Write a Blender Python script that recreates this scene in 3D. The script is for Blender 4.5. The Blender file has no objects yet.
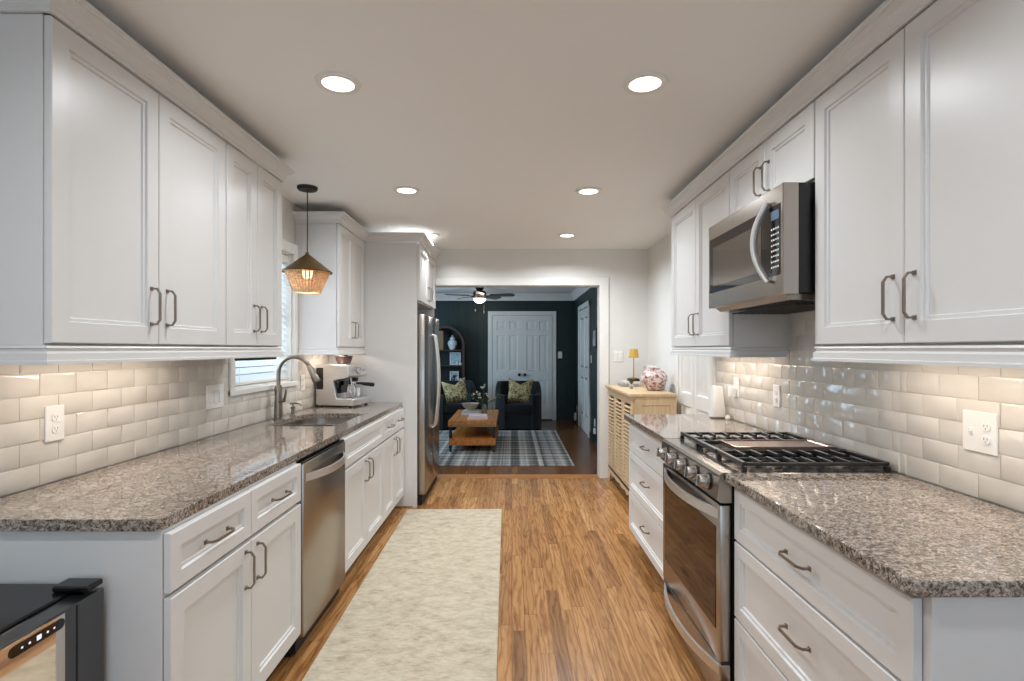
import bpy, bmesh, math, random
from mathutils import Matrix, Vector
R = math.radians
random.seed(7)
SC = bpy.context.scene
COL = SC.collection

# ------------------------------------------------------------------ camera
cam_d = bpy.data.cameras.new('camera')
cam = bpy.data.objects.new('camera', cam_d); COL.objects.link(cam)
cam.location = (0, 0, 1.375); cam.rotation_euler = (R(90), 0, 0)
cam_d.sensor_width = 36; cam_d.lens = 535 / 1024 * 36
cam_d.shift_y = 8.5 / 1024; cam_d.clip_start = .05
SC.camera = cam
# ------------------------------------------------------------------ colour management
SC.view_settings.view_transform = 'Standard'; SC.view_settings.look = 'None'
SC.view_settings.gamma = 1; SC.view_settings.use_curve_mapping = False
SC.view_settings.exposure = -0.06
SC.cycles.use_denoising = True
SC.cycles.max_bounces = 8; SC.cycles.diffuse_bounces = 5; SC.cycles.glossy_bounces = 5
SC.cycles.sample_clamp_indirect = 6
# ------------------------------------------------------------------ world: pale daylight sky
w = bpy.data.worlds.new('sky'); SC.world = w; w.use_nodes = True
bg = w.node_tree.nodes['Background']
bg.inputs[0].default_value = (.70, .85, 1.0, 1); bg.inputs[1].default_value = 1.3

def area(name, loc, rot, sx, sy, power, color, shape='RECTANGLE', parent=None, spread=180):
    d = bpy.data.lights.new(name, 'AREA'); d.shape = shape; d.size = sx
    if shape in ('RECTANGLE', 'ELLIPSE'): d.size_y = sy
    d.energy = power; d.color = color; d.spread = R(spread)
    o = bpy.data.objects.new(name, d); COL.objects.link(o)
    o.location = loc; o.rotation_euler = rot
    if parent is not None:
        o.parent = parent; o.location = Vector(loc) - WM[parent.name].translation
    return o
WM = {}
# daylight: dining end window behind the camera, kitchen window, living-room window
area('rear_daylight', (-.1, -2.45, 1.35), (R(90), 0, 0), 2.2, 1.9, 21, (.46, .72, 1))
area('kitchen_daylight', (-1.98, 3.47, 1.75), (0, R(-90), 0), 1.0, 1.0, 48, (.78, .9, 1))
area('living_daylight', (-2.5, 8.2, 1.5), (0, R(-90), 0), 1.2, 1.4, 50, (.52, .76, 1))

# ------------------------------------------------------------------ materials
def lin(c):
    return tuple((v/255/12.92) if v/255 <= .04045 else ((v/255+.055)/1.055)**2.4 for v in c) + (1,)
class NT:
    def __init__(s, name):
        s.m = bpy.data.materials.new(name); s.m.use_nodes = True
        s.t = s.m.node_tree; s.b = s.t.nodes['Principled BSDF']
    def n(s, typ, **kw):
        o = s.t.nodes.new(typ)
        for k, v in kw.items():
            if k.startswith('i_'):
                key = k[2:]; key = int(key) if key.isdigit() else key.replace('_', ' ')
                o.inputs[key].default_value = v
            else: setattr(o, k, v)
        return o
    def l(s, a, b): s.t.links.new(a, b)
    def coord(s, scale=(1, 1, 1), which='Object'):
        tc = s.n('ShaderNodeTexCoord'); mp = s.n('ShaderNodeMapping'); mp.inputs['Scale'].default_value = scale
        s.l(tc.outputs[which], mp.inputs[0]); return mp.outputs[0]
    def math(s, op, a, b=None, c=None):
        o = s.n('ShaderNodeMath', operation=op)
        for i, v in enumerate((a, b, c)):
            if v is None: continue
            if isinstance(v, (int, float)): o.inputs[i].default_value = v
            else: s.l(v, o.inputs[i])
        return o.outputs[0]
    def ramp(s, fac, stops, interp='LINEAR'):
        r = s.n('ShaderNodeValToRGB'); s.l(fac, r.inputs[0]); cr = r.color_ramp; cr.interpolation = interp
        while len(cr.elements) < len(stops): cr.elements.new(.5)
        for e, (p, c) in zip(cr.elements, stops): e.position = p; e.color = lin(c)
        return r.outputs[0]
    def mix(s, fac, a, b, mode='MIX'):
        o = s.n('ShaderNodeMix', data_type='RGBA', blend_type=mode)
        for i, v in ((0, fac), (6, a), (7, b)):
            if isinstance(v, (int, float)): o.inputs[i].default_value = v
            elif isinstance(v, tuple): o.inputs[i].default_value = v
            else: s.l(v, o.inputs[i])
        return o.outputs[2]
    def noise(s, vec, scale, detail=3, rough=.5, dist=0):
        o = s.n('ShaderNodeTexNoise', i_Scale=scale, i_Detail=detail, i_Roughness=rough, i_Distortion=dist); s.l(vec, o.inputs['Vector']); return o.outputs[0]
    def bump(s, h, strength=.2, dist=.01):
        o = s.n('ShaderNodeBump', i_Strength=strength, i_Distance=dist); s.l(h, o.inputs['Height']); s.l(o.outputs[0], s.b.inputs['Normal'])
    def p(s, **kw):
        for k, v in kw.items(): s.b.inputs[k.replace('_', ' ')].default_value = v
MATS = {}
def mat(name, col, rough=.5, metal=0, var=.04, scale=12, bump=0, bscale=200, **kw):
    """plain finish with a faint procedural mottling"""
    s = NT(name); v = s.coord()
    f = s.noise(v, scale, 2)
    a = lin(col); lo = tuple(c*(1-var) for c in a[:3])+(1,); hi = tuple(min(1, c*(1+var)) for c in a[:3])+(1,)
    s.l(s.mix(f, lo, hi), s.b.inputs['Base Color'])
    s.p(Roughness=rough, Metallic=metal, **kw)
    if bump: s.bump(s.noise(v, bscale, 2), bump, .002)
    MATS[name] = s.m; return s.m
cab = mat('cabinet_paint', (218, 215, 212), .34, var=.012)
trimw = mat('trim_paint', (228, 225, 219), .35)
wallp = mat('wall_paint', (222, 220, 215), .7, var=.01)
ceilp = mat('ceiling_paint', (240, 239, 236), .8, var=.006)
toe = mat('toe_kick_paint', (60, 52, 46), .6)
black = mat('black_enamel', (14, 14, 15), .25)
blackm = mat('black_matte', (22, 21, 21), .6)
iron = mat('cast_iron', (34, 33, 33), .36, bump=.3)
nickel = mat('brushed_nickel', (150, 140, 128), .3, 1)
pull = mat('pewter_pull', (150, 138, 126), .3, 1)
chrome = mat('chrome', (205, 205, 208), .12, 1)
white_pl = mat('white_plastic', (232, 229, 224), .35)
slot = mat('socket_slot', (90, 85, 80), .5)
gold = mat('brass', (205, 160, 70), .3, 1)
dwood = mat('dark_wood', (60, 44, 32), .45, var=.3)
velvet = mat('charcoal_velvet', (20, 20, 22), .9, Sheen_Weight=.08)
book_w = mat('book_paper', (220, 205, 200), .6)
book_d = mat('book_dark', (40, 36, 42), .5)
cer = mat('white_ceramic', (214, 220, 224), .3)
shade_o = mat('olive_bronze_shade', (96, 72, 38), .4, .5, var=.2)
leafm = mat('leaf_green', (80, 92, 58), .6, var=.3)
petal = mat('cream_petal', (205, 188, 160), .6)
fanm = mat('fan_bronze', (46, 40, 38), .35, .6)
steel = None
def m_steel(name, c, rough, axis):
    s = NT(name); sc = [6, 6, 6]; sc[axis] = 260
    f = s.noise(s.coord(tuple(sc)), 1, 2)
    s.l(s.mix(f, lin(tuple(int(x*.93) for x in c)), lin(c)), s.b.inputs['Base Color'])
    s.p(Metallic=1, Roughness=rough); s.bump(f, .05, .001); return s.m
steel = m_steel('stainless_steel', (178, 170, 162), .27, 2)
steel_b = m_steel('dark_stainless', (150, 142, 134), .22, 2)
basin_m = m_steel('sink_steel', (176, 170, 162), .28, 1)
satin = m_steel('satin_steel_handle', (226, 224, 222), .38, 1)
def glassy(name, c, rough=.03, metal=0, spec=1.0):
    s = NT(name); f = s.noise(s.coord(), 3, 1)
    s.l(s.mix(f, lin(c), lin(tuple(min(255, x+3) for x in c))), s.b.inputs['Base Color'])
    s.p(Roughness=rough, Metallic=metal, IOR=1.6, Specular_IOR_Level=spec); return s.m
bglass = glassy('black_glass', (12, 11, 10), .05, 0, .5)
mirror_glass = glassy('mirrored_glass', (226, 218, 208), .04, .95)
oven_glass = glassy('oven_glass', (44, 28, 22), .05, .7)
mw_glass = glassy('microwave_glass', (120, 112, 104), .07, .7)
def m_pane():
    s = NT('window_glass'); t = s.n('ShaderNodeBsdfTransparent'); g = s.n('ShaderNodeBsdfGlossy', i_Roughness=.02)
    fr = s.n('ShaderNodeFresnel', i_IOR=1.45); mx = s.n('ShaderNodeMixShader')
    s.l(fr.outputs[0], mx.inputs[0]); s.l(t.outputs[0], mx.inputs[1]); s.l(g.outputs[0], mx.inputs[2])
    s.l(mx.outputs[0], s.t.nodes['Material Output'].inputs[0]); return s.m
pane_m = m_pane()
def emis(name, c, st):
    s = NT(name); s.b.inputs['Base Color'].default_value = lin(c)
    s.b.inputs['Emission Color'].default_value = lin(c); s.p(Emission_Strength=st, Roughness=.4); return s.m
lamp_e = emis('lamp_diffuser', (255, 246, 232), 4)
bowl_e = emis('fan_bowl_glass', (255, 232, 200), 3)
led_e = emis('display_lights', (235, 240, 255), .6)
def m_floor(name='oak_planks', k=1.0):
    s = NT(name); tc = s.n('ShaderNodeTexCoord'); sp = s.n('ShaderNodeSeparateXYZ'); s.l(tc.outputs['Object'], sp.inputs[0])
    x, y = sp.outputs[0], sp.outputs[1]
    W = .064
    xr = s.math('DIVIDE', x, W); row = s.math('FLOOR', xr); fx = s.math('SUBTRACT', xr, row)
    wn = s.n('ShaderNodeTexWhiteNoise', noise_dimensions='1D'); s.l(row, wn.inputs['W'])
    yo = s.math('ADD', s.math('DIVIDE', y, .95), s.math('MULTIPLY', wn.outputs[0], 7.3)); seg = s.math('FLOOR', yo); fy = s.math('SUBTRACT', yo, seg)
    cb = s.n('ShaderNodeCombineXYZ'); s.l(row, cb.inputs[0]); s.l(seg, cb.inputs[1])
    w2 = s.n('ShaderNodeTexWhiteNoise', noise_dimensions='2D'); s.l(cb.outputs[0], w2.inputs['Vector'])
    idv = w2.outputs[0]
    # grain coordinates, shifted for every plank
    c2 = s.n('ShaderNodeCombineXYZ'); s.l(s.math('ADD', s.math('MULTIPLY', x, 1), s.math('MULTIPLY', idv, 13)), c2.inputs[0])
    s.l(s.math('ADD', s.math('MULTIPLY', y, .13), s.math('MULTIPLY', idv, 31)), c2.inputs[1])
    g1 = s.noise(c2.outputs[0], 26, 4, .6, .8)
    wv = s.n('ShaderNodeTexWave', wave_type='BANDS', bands_direction='X', i_Scale=12, i_Distortion=18, i_Detail=3.5, i_Detail_Scale=.9)
    c3 = s.n('ShaderNodeCombineXYZ'); s.l(s.math('ADD', x, s.math('MULTIPLY', idv, 5)), c3.inputs[0]); s.l(s.math('ADD', s.math('MULTIPLY', y, .13), s.math('MULTIPLY', idv, 17)), c3.inputs[1])
    s.l(c3.outputs[0], wv.inputs['Vector'])
    base = s.ramp(idv, [(0, (150, 108, 66)), (.15, (176, 130, 82)), (.5, (184, 137, 86)), (.8, (194, 147, 95)), (1, (206, 161, 109))])
    gr = s.ramp(wv.outputs['Fac'], [(0, (186, 154, 126)), (.16, (226, 210, 194)), (.45, (250, 244, 238)), (1, (255, 252, 248))])
    g2 = s.ramp(g1, [(.3, (175, 150, 125)), (.55, (255, 252, 248)), (.8, (236, 225, 212))])
    c = s.mix(.62, base, gr, 'MULTIPLY'); c = s.mix(.75, c, g2, 'MULTIPLY')
    ex = s.math('MINIMUM', fx, s.math('SUBTRACT', 1, fx)); ey = s.math('MULTIPLY', s.math('MINIMUM', fy, s.math('SUBTRACT', 1, fy)), 11)
    e = s.math('MINIMUM', ex, ey); seam = s.math('LESS_THAN', e, .014)
    c = s.mix(seam, c, s.mix(.65, c, lin((50, 28, 14))))
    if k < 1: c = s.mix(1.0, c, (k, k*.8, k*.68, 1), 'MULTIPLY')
    s.l(c, s.b.inputs['Base Color']); s.p(Roughness=.27)
    h = s.math('ADD', s.math('MULTIPLY', wv.outputs['Fac'], .3), s.math('MULTIPLY', s.math('SUBTRACT', 1, seam), 1)); s.bump(h, .12, .002)
    return s.m
floor_m = m_floor(); floor_d = m_floor('shaded_oak_planks', .38)  # second one: same oak, the living room's dimmer light put into its colour
def m_wood(name, c1, c2, axis=1, sc=14, rough=.5):
    s = NT(name); k = [1, 1, 1]; k[axis] = .08
    v = s.coord(tuple(k)); f = s.noise(v, sc*3, 4, .6, .6)
    s.l(s.ramp(f, [(.3, c1), (.7, c2)]), s.b.inputs['Base Color']); s.p(Roughness=rough); s.bump(f, .1, .002); return s.m
pale_wood = m_wood('pale_bleached_wood', (192, 162, 124), (216, 190, 152), 2)
table_wood = m_wood('honey_table_wood', (150, 84, 30), (204, 130, 56), 1, 8, .4)
tan_wood = m_wood('tan_wood', (120, 96, 62), (150, 120, 80), 2)
thresh_m = m_wood('threshold_oak', (150, 96, 50), (186, 128, 74), 0)
def m_granite():
    s = NT('speckled_granite'); v = s.coord((1, 1.25, 1.2))
    a = s.noise(v, 95, 5, .7, .9); b = s.noise(v, 28, 3, .6, .6); d = s.noise(v, 180, 3, .6)
    f = s.math('ADD', s.math('MULTIPLY', a, .72), s.math('ADD', s.math('MULTIPLY', b, .14), s.math('MULTIPLY', d, .14)))
    c = s.ramp(f, [(.38, (26, 23, 21)), (.44, (76, 66, 58)), (.485, (122, 109, 98)), (.54, (166, 152, 139)), (.62, (192, 179, 166)), (.7, (130, 117, 106))])
    s.l(c, s.b.inputs['Base Color']); s.p(Roughness=.07, Specular_IOR_Level=.75, Coat_Weight=.12, Coat_Roughness=.04); return s.m
granite = m_granite()
def m_tile():
    s = NT('glazed_tile'); v = s.coord(); f = s.noise(v, 5, 2); g = s.noise(v, 18, 2)
    s.l(s.ramp(f, [(.3, (204, 197, 187)), (.7, (214, 208, 198))]), s.b.inputs['Base Color']); s.p(Roughness=.13); s.bump(g, .12, .006); return s.m
tile_m = m_tile(); grout_m = mat('grout', (206, 198, 186), .85)
def m_rug():
    s = NT('cream_runner'); v = s.coord(); a = s.noise(s.coord((1, 1.6, 1)), 9, 6, .75); b = s.noise(v, 260, 2); st = s.noise(s.coord((1.5, 5, 1)), 16, 4)
    f = s.math('ADD', s.math('MULTIPLY', a, .6), s.math('ADD', s.math('MULTIPLY', st, .25), s.math('MULTIPLY', b, .15)))
    s.l(s.ramp(f, [(.36, (158, 143, 116)), (.45, (186, 172, 148)), (.55, (203, 191, 169)), (.68, (214, 204, 185))]), s.b.inputs['Base Color'])
    s.p(Roughness=.95); s.bump(s.math('ADD', s.math('MULTIPLY', b, .6), st), .5, .006); return s.m
rug_m = m_rug()
def m_plaid():
    s = NT('plaid_rug_wool'); tc = s.n('ShaderNodeTexCoord'); sp = s.n('ShaderNodeSeparateXYZ'); s.l(tc.outputs['Object'], sp.inputs[0])
    def stripes(sock, seed):
        o = s.n('ShaderNodeTexNoise', noise_dimensions='1D', i_Scale=9, i_Detail=3, i_Roughness=.7); s.l(s.math('ADD', sock, seed), o.inputs['W'])
        return o.outputs[0]
    a = stripes(sp.outputs[0], 3.1); b = stripes(sp.outputs[1], 9.7); n = s.noise(s.coord(), 60, 3)
    f = s.math('ADD', s.math('MULTIPLY', s.math('ADD', a, b), .43), s.math('MULTIPLY', n, .14))
    s.l(s.ramp(f, [(.38, (52, 50, 50)), (.46, (100, 97, 95)), (.53, (160, 156, 150)), (.62, (205, 200, 192))]), s.b.inputs['Base Color'])
    s.p(Roughness=.95); s.bump(n, .3, .004); return s.m
plaid_m = m_plaid()
def m_teal():
    s = NT('dark_teal_panelling'); tc = s.n('ShaderNodeTexCoord'); sp = s.n('ShaderNodeSeparateXYZ'); s.l(tc.outputs['Object'], sp.inputs[0])
    u = s.math('ADD', sp.outputs[0], sp.outputs[1]); k = s.math('FRACT', s.math('DIVIDE', u, .19)); gr = s.math('LESS_THAN', k, .05)
    c = s.mix(s.noise(s.coord(), 6, 2), lin((10, 36, 34)), lin((15, 43, 40)))
    s.l(s.mix(gr, c, lin((8, 18, 20))), s.b.inputs['Base Color']); s.p(Roughness=.45)
    s.bump(s.math('SUBTRACT', 1, gr), .4, .006); return s.m
teal = m_teal()
def m_vase():
    s = NT('pink_floral_glaze'); v = s.coord(); f = s.noise(v, 34, 4, .65, .8)
    s.l(s.ramp(f, [(.4, (140, 96, 98)), (.46, (188, 146, 142)), (.52, (218, 204, 198)), (.7, (226, 216, 210))]), s.b.inputs['Base Color']); s.p(Roughness=.2); return s.m
vase_m = m_vase()
def m_pillow():
    s = NT('patterned_linen'); v = s.coord(); f = s.noise(v, 22, 3, .6, 1.5)
    s.l(s.ramp(f, [(.42, (96, 80, 44)), (.48, (160, 138, 88)), (.53, (216, 198, 154)), (.62, (186, 160, 104))]), s.b.inputs['Base Color']); s.p(Roughness=.9); return s.m
pillow_m = m_pillow()
def m_rattan():
    s = NT('woven_rattan'); v = s.coord(); f = s.noise(v, 60, 3)
    s.l(s.ramp(f, [(.3, (196, 150, 108)), (.7, (232, 196, 154))]), s.b.inputs['Base Color']); s.p(Roughness=.7)
    return s.m
rattan = m_rattan()
def m_slat():
    s = NT('blind_slat'); d = s.n('ShaderNodeBsdfDiffuse'); d.inputs[0].default_value = (.8, .83, .85, 1)
    t = s.n('ShaderNodeBsdfTranslucent'); t.inputs[0].default_value = (.75, .82, .88, 1); mx = s.n('ShaderNodeMixShader', i_0=.35)
    nz = s.noise(s.coord(), 8, 1); s.l(s.ramp(nz, [(.2, (226, 230, 232)), (.8, (234, 237, 238))]), d.inputs[0])
    s.l(d.outputs[0], mx.inputs[1]); s.l(t.outputs[0], mx.inputs[2]); s.l(mx.outputs[0], s.t.nodes['Material Output'].inputs[0]); return s.m
slat_m = m_slat()
def m_clear():
    s = NT('clear_vase_glass'); s.p(Transmission_Weight=.9, Roughness=.05, IOR=1.3); s.b.inputs['Base Color'].default_value = (.85, .9, .88, 1); return s.m
clear_m = m_clear()
def m_photo(name, c1, c2, sc=20):
    s = NT(name); f = s.noise(s.coord(), sc, 2); s.l(s.ramp(f, [(.45, c1), (.55, c2)]), s.b.inputs['Base Color']); s.p(Roughness=.4); return s.m

# ------------------------------------------------------------------ mesh builder
class MB:
    def __init__(s, T=None): s.v = []; s.f = []; s.fm = []; s.T = T or Matrix(); s.mi = 0
    def add(s, vs, fs, T=None):
        M = s.T @ T if T is not None else s.T
        k = len(s.v); s.v += [M @ Vector(p) for p in vs]; s.f += [[i+k for i in f] for f in fs]; s.fm += [s.mi]*len(fs); return s
    def box(s, x0, x1, y0, y1, z0, z1, bev=0, seg=1, T=None):
        x0, x1 = min(x0, x1), max(x0, x1); y0, y1 = min(y0, y1), max(y0, y1); z0, z1 = min(z0, z1), max(z0, z1)
        vs = [(x, y, z) for x in (x0, x1) for y in (y0, y1) for z in (z0, z1)]
        fs = [(0, 1, 3, 2), (4, 6, 7, 5), (0, 4, 5, 1), (2, 3, 7, 6), (0, 2, 6, 4), (1, 5, 7, 3)]
        if not bev: return s.add(vs, fs, T)
        bm = bmesh.new(); bv = [bm.verts.new(p) for p in vs]
        for f in fs: bm.faces.new([bv[i] for i in f])
        bmesh.ops.bevel(bm, geom=bm.edges[:], offset=bev, segments=seg, profile=.5, affect='EDGES')
        return s.addbm(bm, T)
    def addbm(s, bm, T=None):
        bm.verts.index_update(); s.add([v.co.copy() for v in bm.verts], [[v.index for v in f.verts] for f in bm.faces], T); bm.free(); return s
    def tube(s, path, r, seg=8, closed=False, cap=True, T=None, flat=1.0, up=None):
        P = [Vector(p) for p in path]; n = len(P); rs = r if isinstance(r, (list, tuple)) else [r]*n
        tg = []
        for i in range(n):
            a = P[(i-1) % n] if closed or i > 0 else P[i]; b = P[(i+1) % n] if closed or i < n-1 else P[i]
            tg.append((b-a).normalized())
        ref = Vector(up) if up else (Vector((0, 0, 1)) if abs(tg[0].z) < .9 else Vector((1, 0, 0)))
        nrm = (ref - tg[0]*ref.dot(tg[0])).normalized(); vs = []
        for i in range(n):
            nrm = (nrm - tg[i]*nrm.dot(tg[i])).normalized(); bn = tg[i].cross(nrm)
            for k in range(seg):
                a = 2*math.pi*(k+.5)/seg
                vs.append(P[i] + nrm*math.cos(a)*rs[i] + bn*math.sin(a)*rs[i]*flat)
        fs = []; m = n if closed else n-1
        for i in range(m):
            j = (i+1) % n
            for k in range(seg): fs.append((i*seg+k, i*seg+(k+1) % seg, j*seg+(k+1) % seg, j*seg+k))
        if cap and not closed: fs += [list(range(seg))[::-1], [(n-1)*seg+k for k in range(seg)]]
        return s.add(vs, fs, T)
    def cyl(s, p0, p1, r, seg=20, r2=None, T=None): return s.tube([p0, p1], [r, r if r2 is None else r2], seg, T=T)
    def lathe(s, prof, c=(0, 0, 0), seg=28, T=None, cap=True):
        vs = []; n = len(prof)
        for (r, z) in prof:
            for k in range(seg):
                a = 2*math.pi*k/seg; vs.append((c[0]+r*math.cos(a), c[1]+r*math.sin(a), c[2]+z))
        fs = [(i*seg+k, i*seg+(k+1) % seg, (i+1)*seg+(k+1) % seg, (i+1)*seg+k) for i in range(n-1) for k in range(seg)]
        if cap:
            if prof[0][0] > 1e-5: fs.append(list(range(seg))[::-1])
            if prof[-1][0] > 1e-5: fs.append([(n-1)*seg+k for k in range(seg)])
        return s.add(vs, fs, T)
    def prism(s, poly, d0, d1, T=None):
        """polygon in local xy extruded along local z"""
        n = len(poly); vs = [(x, y, d0) for x, y in poly]+[(x, y, d1) for x, y in poly]
        fs = [list(range(n))[::-1], list(range(n, 2*n))]+[(i, (i+1) % n, n+(i+1) % n, n+i) for i in range(n)]
        return s.add(vs, fs, T)
    def loops(s, L, T=None, fill=True, base=True):
        """stack of equally long closed loops of points, bridged"""
        n = len(L[0]); vs = [p for l in L for p in l]; fs = []
        for i in range(len(L)-1):
            for k in range(n): fs.append((i*n+k, i*n+(k+1) % n, (i+1)*n+(k+1) % n, (i+1)*n+k))
        if fill: fs.append([(len(L)-1)*n+k for k in range(n)])
        if base: fs.append(list(range(n))[::-1])
        return s.add(vs, fs, T)
    def panel(s, u0, u1, v0, v1, st, T, **kw):
        """door-like slab, nested rectangles st = [(inset, height)]"""
        return s.loops([[(u0+i, v0+i, h), (u1-i, v0+i, h), (u1-i, v1-i, h), (u0+i, v1-i, h)] for i, h in st], T, **kw)
    def build(s, name, material, parent=None, local=False, label=None, cat=None, group=None, kind=None, flat=False, bevel=0):
        me = bpy.data.meshes.new(name)
        if parent is not None: W = WM[parent.name]
        elif not local and kind is None:
            xs = [p.x for p in s.v]; ys = [p.y for p in s.v]; zs = [p.z for p in s.v]
            W = Matrix.Translation(((min(xs)+max(xs))/2, (min(ys)+max(ys))/2, min(zs)))
        else: W = Matrix()
        I = Matrix() if local else W.inverted()
        me.from_pydata([I @ p for p in s.v], [], s.f)
        mats = material if isinstance(material, (list, tuple)) else [material]
        for m in mats: me.materials.append(m)
        for p_, mi in zip(me.polygons, s.fm): p_.material_index = mi
        bm = bmesh.new(); bm.from_mesh(me); bmesh.ops.recalc_face_normals(bm, faces=bm.faces[:]); bm.to_mesh(me); bm.free()
        if not flat:
            for p_ in me.polygons: p_.use_smooth = True
            me.set_sharp_from_angle(angle=R(32))
        o = bpy.data.objects.new(name, me); COL.objects.link(o)
        if parent is not None:
            o.parent = parent; WM[o.name] = WM[parent.name].copy()
        else:
            o.matrix_world = W; WM[o.name] = W.copy()
        if bevel:
            b = o.modifiers.new('bevel', 'BEVEL'); b.width = bevel; b.segments = 2; b.limit_method = 'ANGLE'; b.angle_limit = R(40)
        for k, v_ in (('label', label), ('category', cat), ('group', group), ('kind', kind)):
            if v_: o[k] = v_
        return o
def thing(name, label, cat, loc=(0, 0, 0), rz=0, group=None, kind=None):
    o = bpy.data.objects.new(name, None); COL.objects.link(o); o.empty_display_size = .1
    o.location = loc; o.rotation_euler = (0, 0, rz)
    WM[o.name] = Matrix.Translation(loc) @ Matrix.Rotation(rz, 4, 'Z')
    if label: o['label'] = label
    if cat: o['category'] = cat
    if group: o['group'] = group
    if kind: o['kind'] = kind
    return o
def dup(root, loc, rz=0, label=None):
    r = root.copy(); COL.objects.link(r); r.location = loc; r.rotation_euler = (0, 0, rz)
    WM[r.name] = Matrix.Translation(loc) @ Matrix.Rotation(rz, 4, 'Z')
    if label: r['label'] = label
    def rec(src, dst):
        for ch in list(src.children):
            c = ch.copy(); COL.objects.link(c); c.parent = dst; rec(ch, c)
    rec(root, r); return r
def fr(o, u, v, n):
    u, v, n = Vector(u), Vector(v), Vector(n)
    M = Matrix.Identity(4)
    for i in range(3): M[i][0] = u[i]; M[i][1] = v[i]; M[i][2] = n[i]; M[i][3] = o[i]
    return M
def FL(x, y, z=0): return fr((x, y, z), (0, 1, 0), (0, 0, 1), (1, 0, 0))     # faces +X, u = +Y
def FR_(x, y, z=0): return fr((x, y, z), (0, -1, 0), (0, 0, 1), (-1, 0, 0))  # faces -X, u = -Y
def FC(x, y, z=0): return fr((x, y, z), (1, 0, 0), (0, 0, 1), (0, -1, 0))    # faces the camera

# ------------------------------------------------------------------ room shell
XL, XR, YB = -1.60, 1.45, 5.70
H = 2.44
def struct(name, mb, m, **k): return mb.build(name, m, kind='structure', **k)
struct('floor', MB().box(-2.8, 1.65, -2.7, YB+.03, -.1, 0), floor_m)
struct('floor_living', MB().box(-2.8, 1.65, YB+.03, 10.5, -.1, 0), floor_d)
struct('ceiling', MB().box(-2.8, 1.65, -2.7, 10.5, H, H+.1), ceilp)
WY0, WY1, WZ0, WZ1 = 3.05, 3.885, 1.142, 2.06
struct('wall_left', MB().box(XL-.12, XL, -2.6, WY0, 0, H).box(XL-.12, XL, WY1, YB, 0, H).box(XL-.12, XL, WY0, WY1, 0, WZ0).box(XL-.12, XL, WY0, WY1, WZ1, H), wallp)
struct('wall_right', MB().box(XR, XR+.12, -2.6, YB, 0, H), wallp)
struct('wall_rear', MB().box(XL-.12, XR+.12, -2.62, -2.5, 0, .35).box(XL-.12, XR+.12, -2.62, -2.5, 2.25, H).box(XL-.12, -1.2, -2.62, -2.5, .35, 2.25).box(1.0, XR+.12, -2.62, -2.5, .35, 2.25), wallp)
OX0, OX1, OZ = -1.05, .945, 2.06
struct('wall_middle', MB().box(-2.72, OX0, YB, YB+.12, 0, H).box(OX1, XR+.12, YB, YB+.12, 0, H).box(OX0, OX1, YB, YB+.12, OZ, H), [wallp])
YF, XFR, XFL = 10.36, 1.21, -2.6
struct('wall_far', MB().box(XFL-.1, XFR+.35, YF, YF+.12, 0, H), teal)
struct('wall_farright', MB().box(XFR, XFR+.1, YB+.12, YF, 0, H), teal)
struct('wall_farleft', MB().box(XFL-.1, XFL, YB+.12, YF, 0, H), teal)
# rear window frame behind the camera
rw = MB()
for x in (-1.2, -.47, .27, .94): rw.box(x, x+.06, -2.6, -2.5, .35, 2.25)
rw.box(-1.2, 1, -2.6, -2.5, .35, .41).box(-1.2, 1, -2.6, -2.5, 2.19, 2.25)
struct('window_2', rw, trimw)
# opening casing + jamb
c = MB()
c.box(OX1-.015, OX1+.085, YB-.02, YB, 0, OZ+.07, .004).box(OX0-.085, OX0+.015, YB-.02, YB, 0, OZ+.07, .004).box(OX0-.085, OX1+.085, YB-.021, YB, OZ-.01, OZ+.075, .004)
c.box(OX1-.015, OX1, YB, YB+.14, 0, OZ).box(OX0, OX0+.015, YB, YB+.14, 0, OZ).box(OX0, OX1, YB, YB+.14, OZ-.015, OZ)
struct('trim_1', c, trimw)
struct('trim_2', MB().box(OX0+.015, OX1-.015, YB-.01, YB+.15, 0, .005), thresh_m)
struct('baseboard_right', MB().box(1.434, XR, 4.70, 5.70, 0, .12, .003).box(OX1+.086, 1.43, YB-.016, YB, 0, .12, .003), trimw)
struct('baseboard_far', MB().box(XFL, -.53, YF-.016, YF, 0, .10).box(.92, XFR, YF-.016, YF, 0, .10).box(XFR-.016, XFR, 9.62, YF-.016, 0, .1).box(XFR-.016, XFR, YB+.12, 8.25, 0, .1), teal)
# living-room crown
def profile_sweep(mb, path, prof, side=1):
    """path: xy points; prof: (out, z); outward is to the right of travel if side=1"""
    P = [Vector((p[0], p[1])) for p in path]; rows = []
    for i, p in enumerate(P):
        ds = []
        if i > 0: ds.append((P[i]-P[i-1]).normalized())
        if i < len(P)-1: ds.append((P[i+1]-P[i]).normalized())
        ns = [Vector((d.y, -d.x))*side for d in ds]; m = ns[0] if len(ns) == 1 else (ns[0]+ns[1]).normalized()
        k = 1/max(.3, m.dot(ns[0])); rows.append([(p.x+m.x*o*k, p.y+m.y*o*k, z) for o, z in prof])
    n = len(prof); vs = [q for r in rows for q in r]; fs = []
    for i in range(len(rows)-1):
        for j in range(n): fs.append((i*n+j, i*n+(j+1) % n, (i+1)*n+(j+1) % n, (i+1)*n+j))
    fs += [list(range(n)), [(len(rows)-1)*n+j for j in range(n)]]
    mb.add(vs, fs); return mb
cp = [(0, H), (0, H-.13), (.015, H-.13), (.02, H-.1), (.07, H-.03), (.08, H-.02), (.08, H)]
cm = MB(); profile_sweep(cm, [(XFL, YF), (XFR, YF), (XFR, YB+.12)], cp, 1)
struct('trim_3', cm, trimw)

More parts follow.
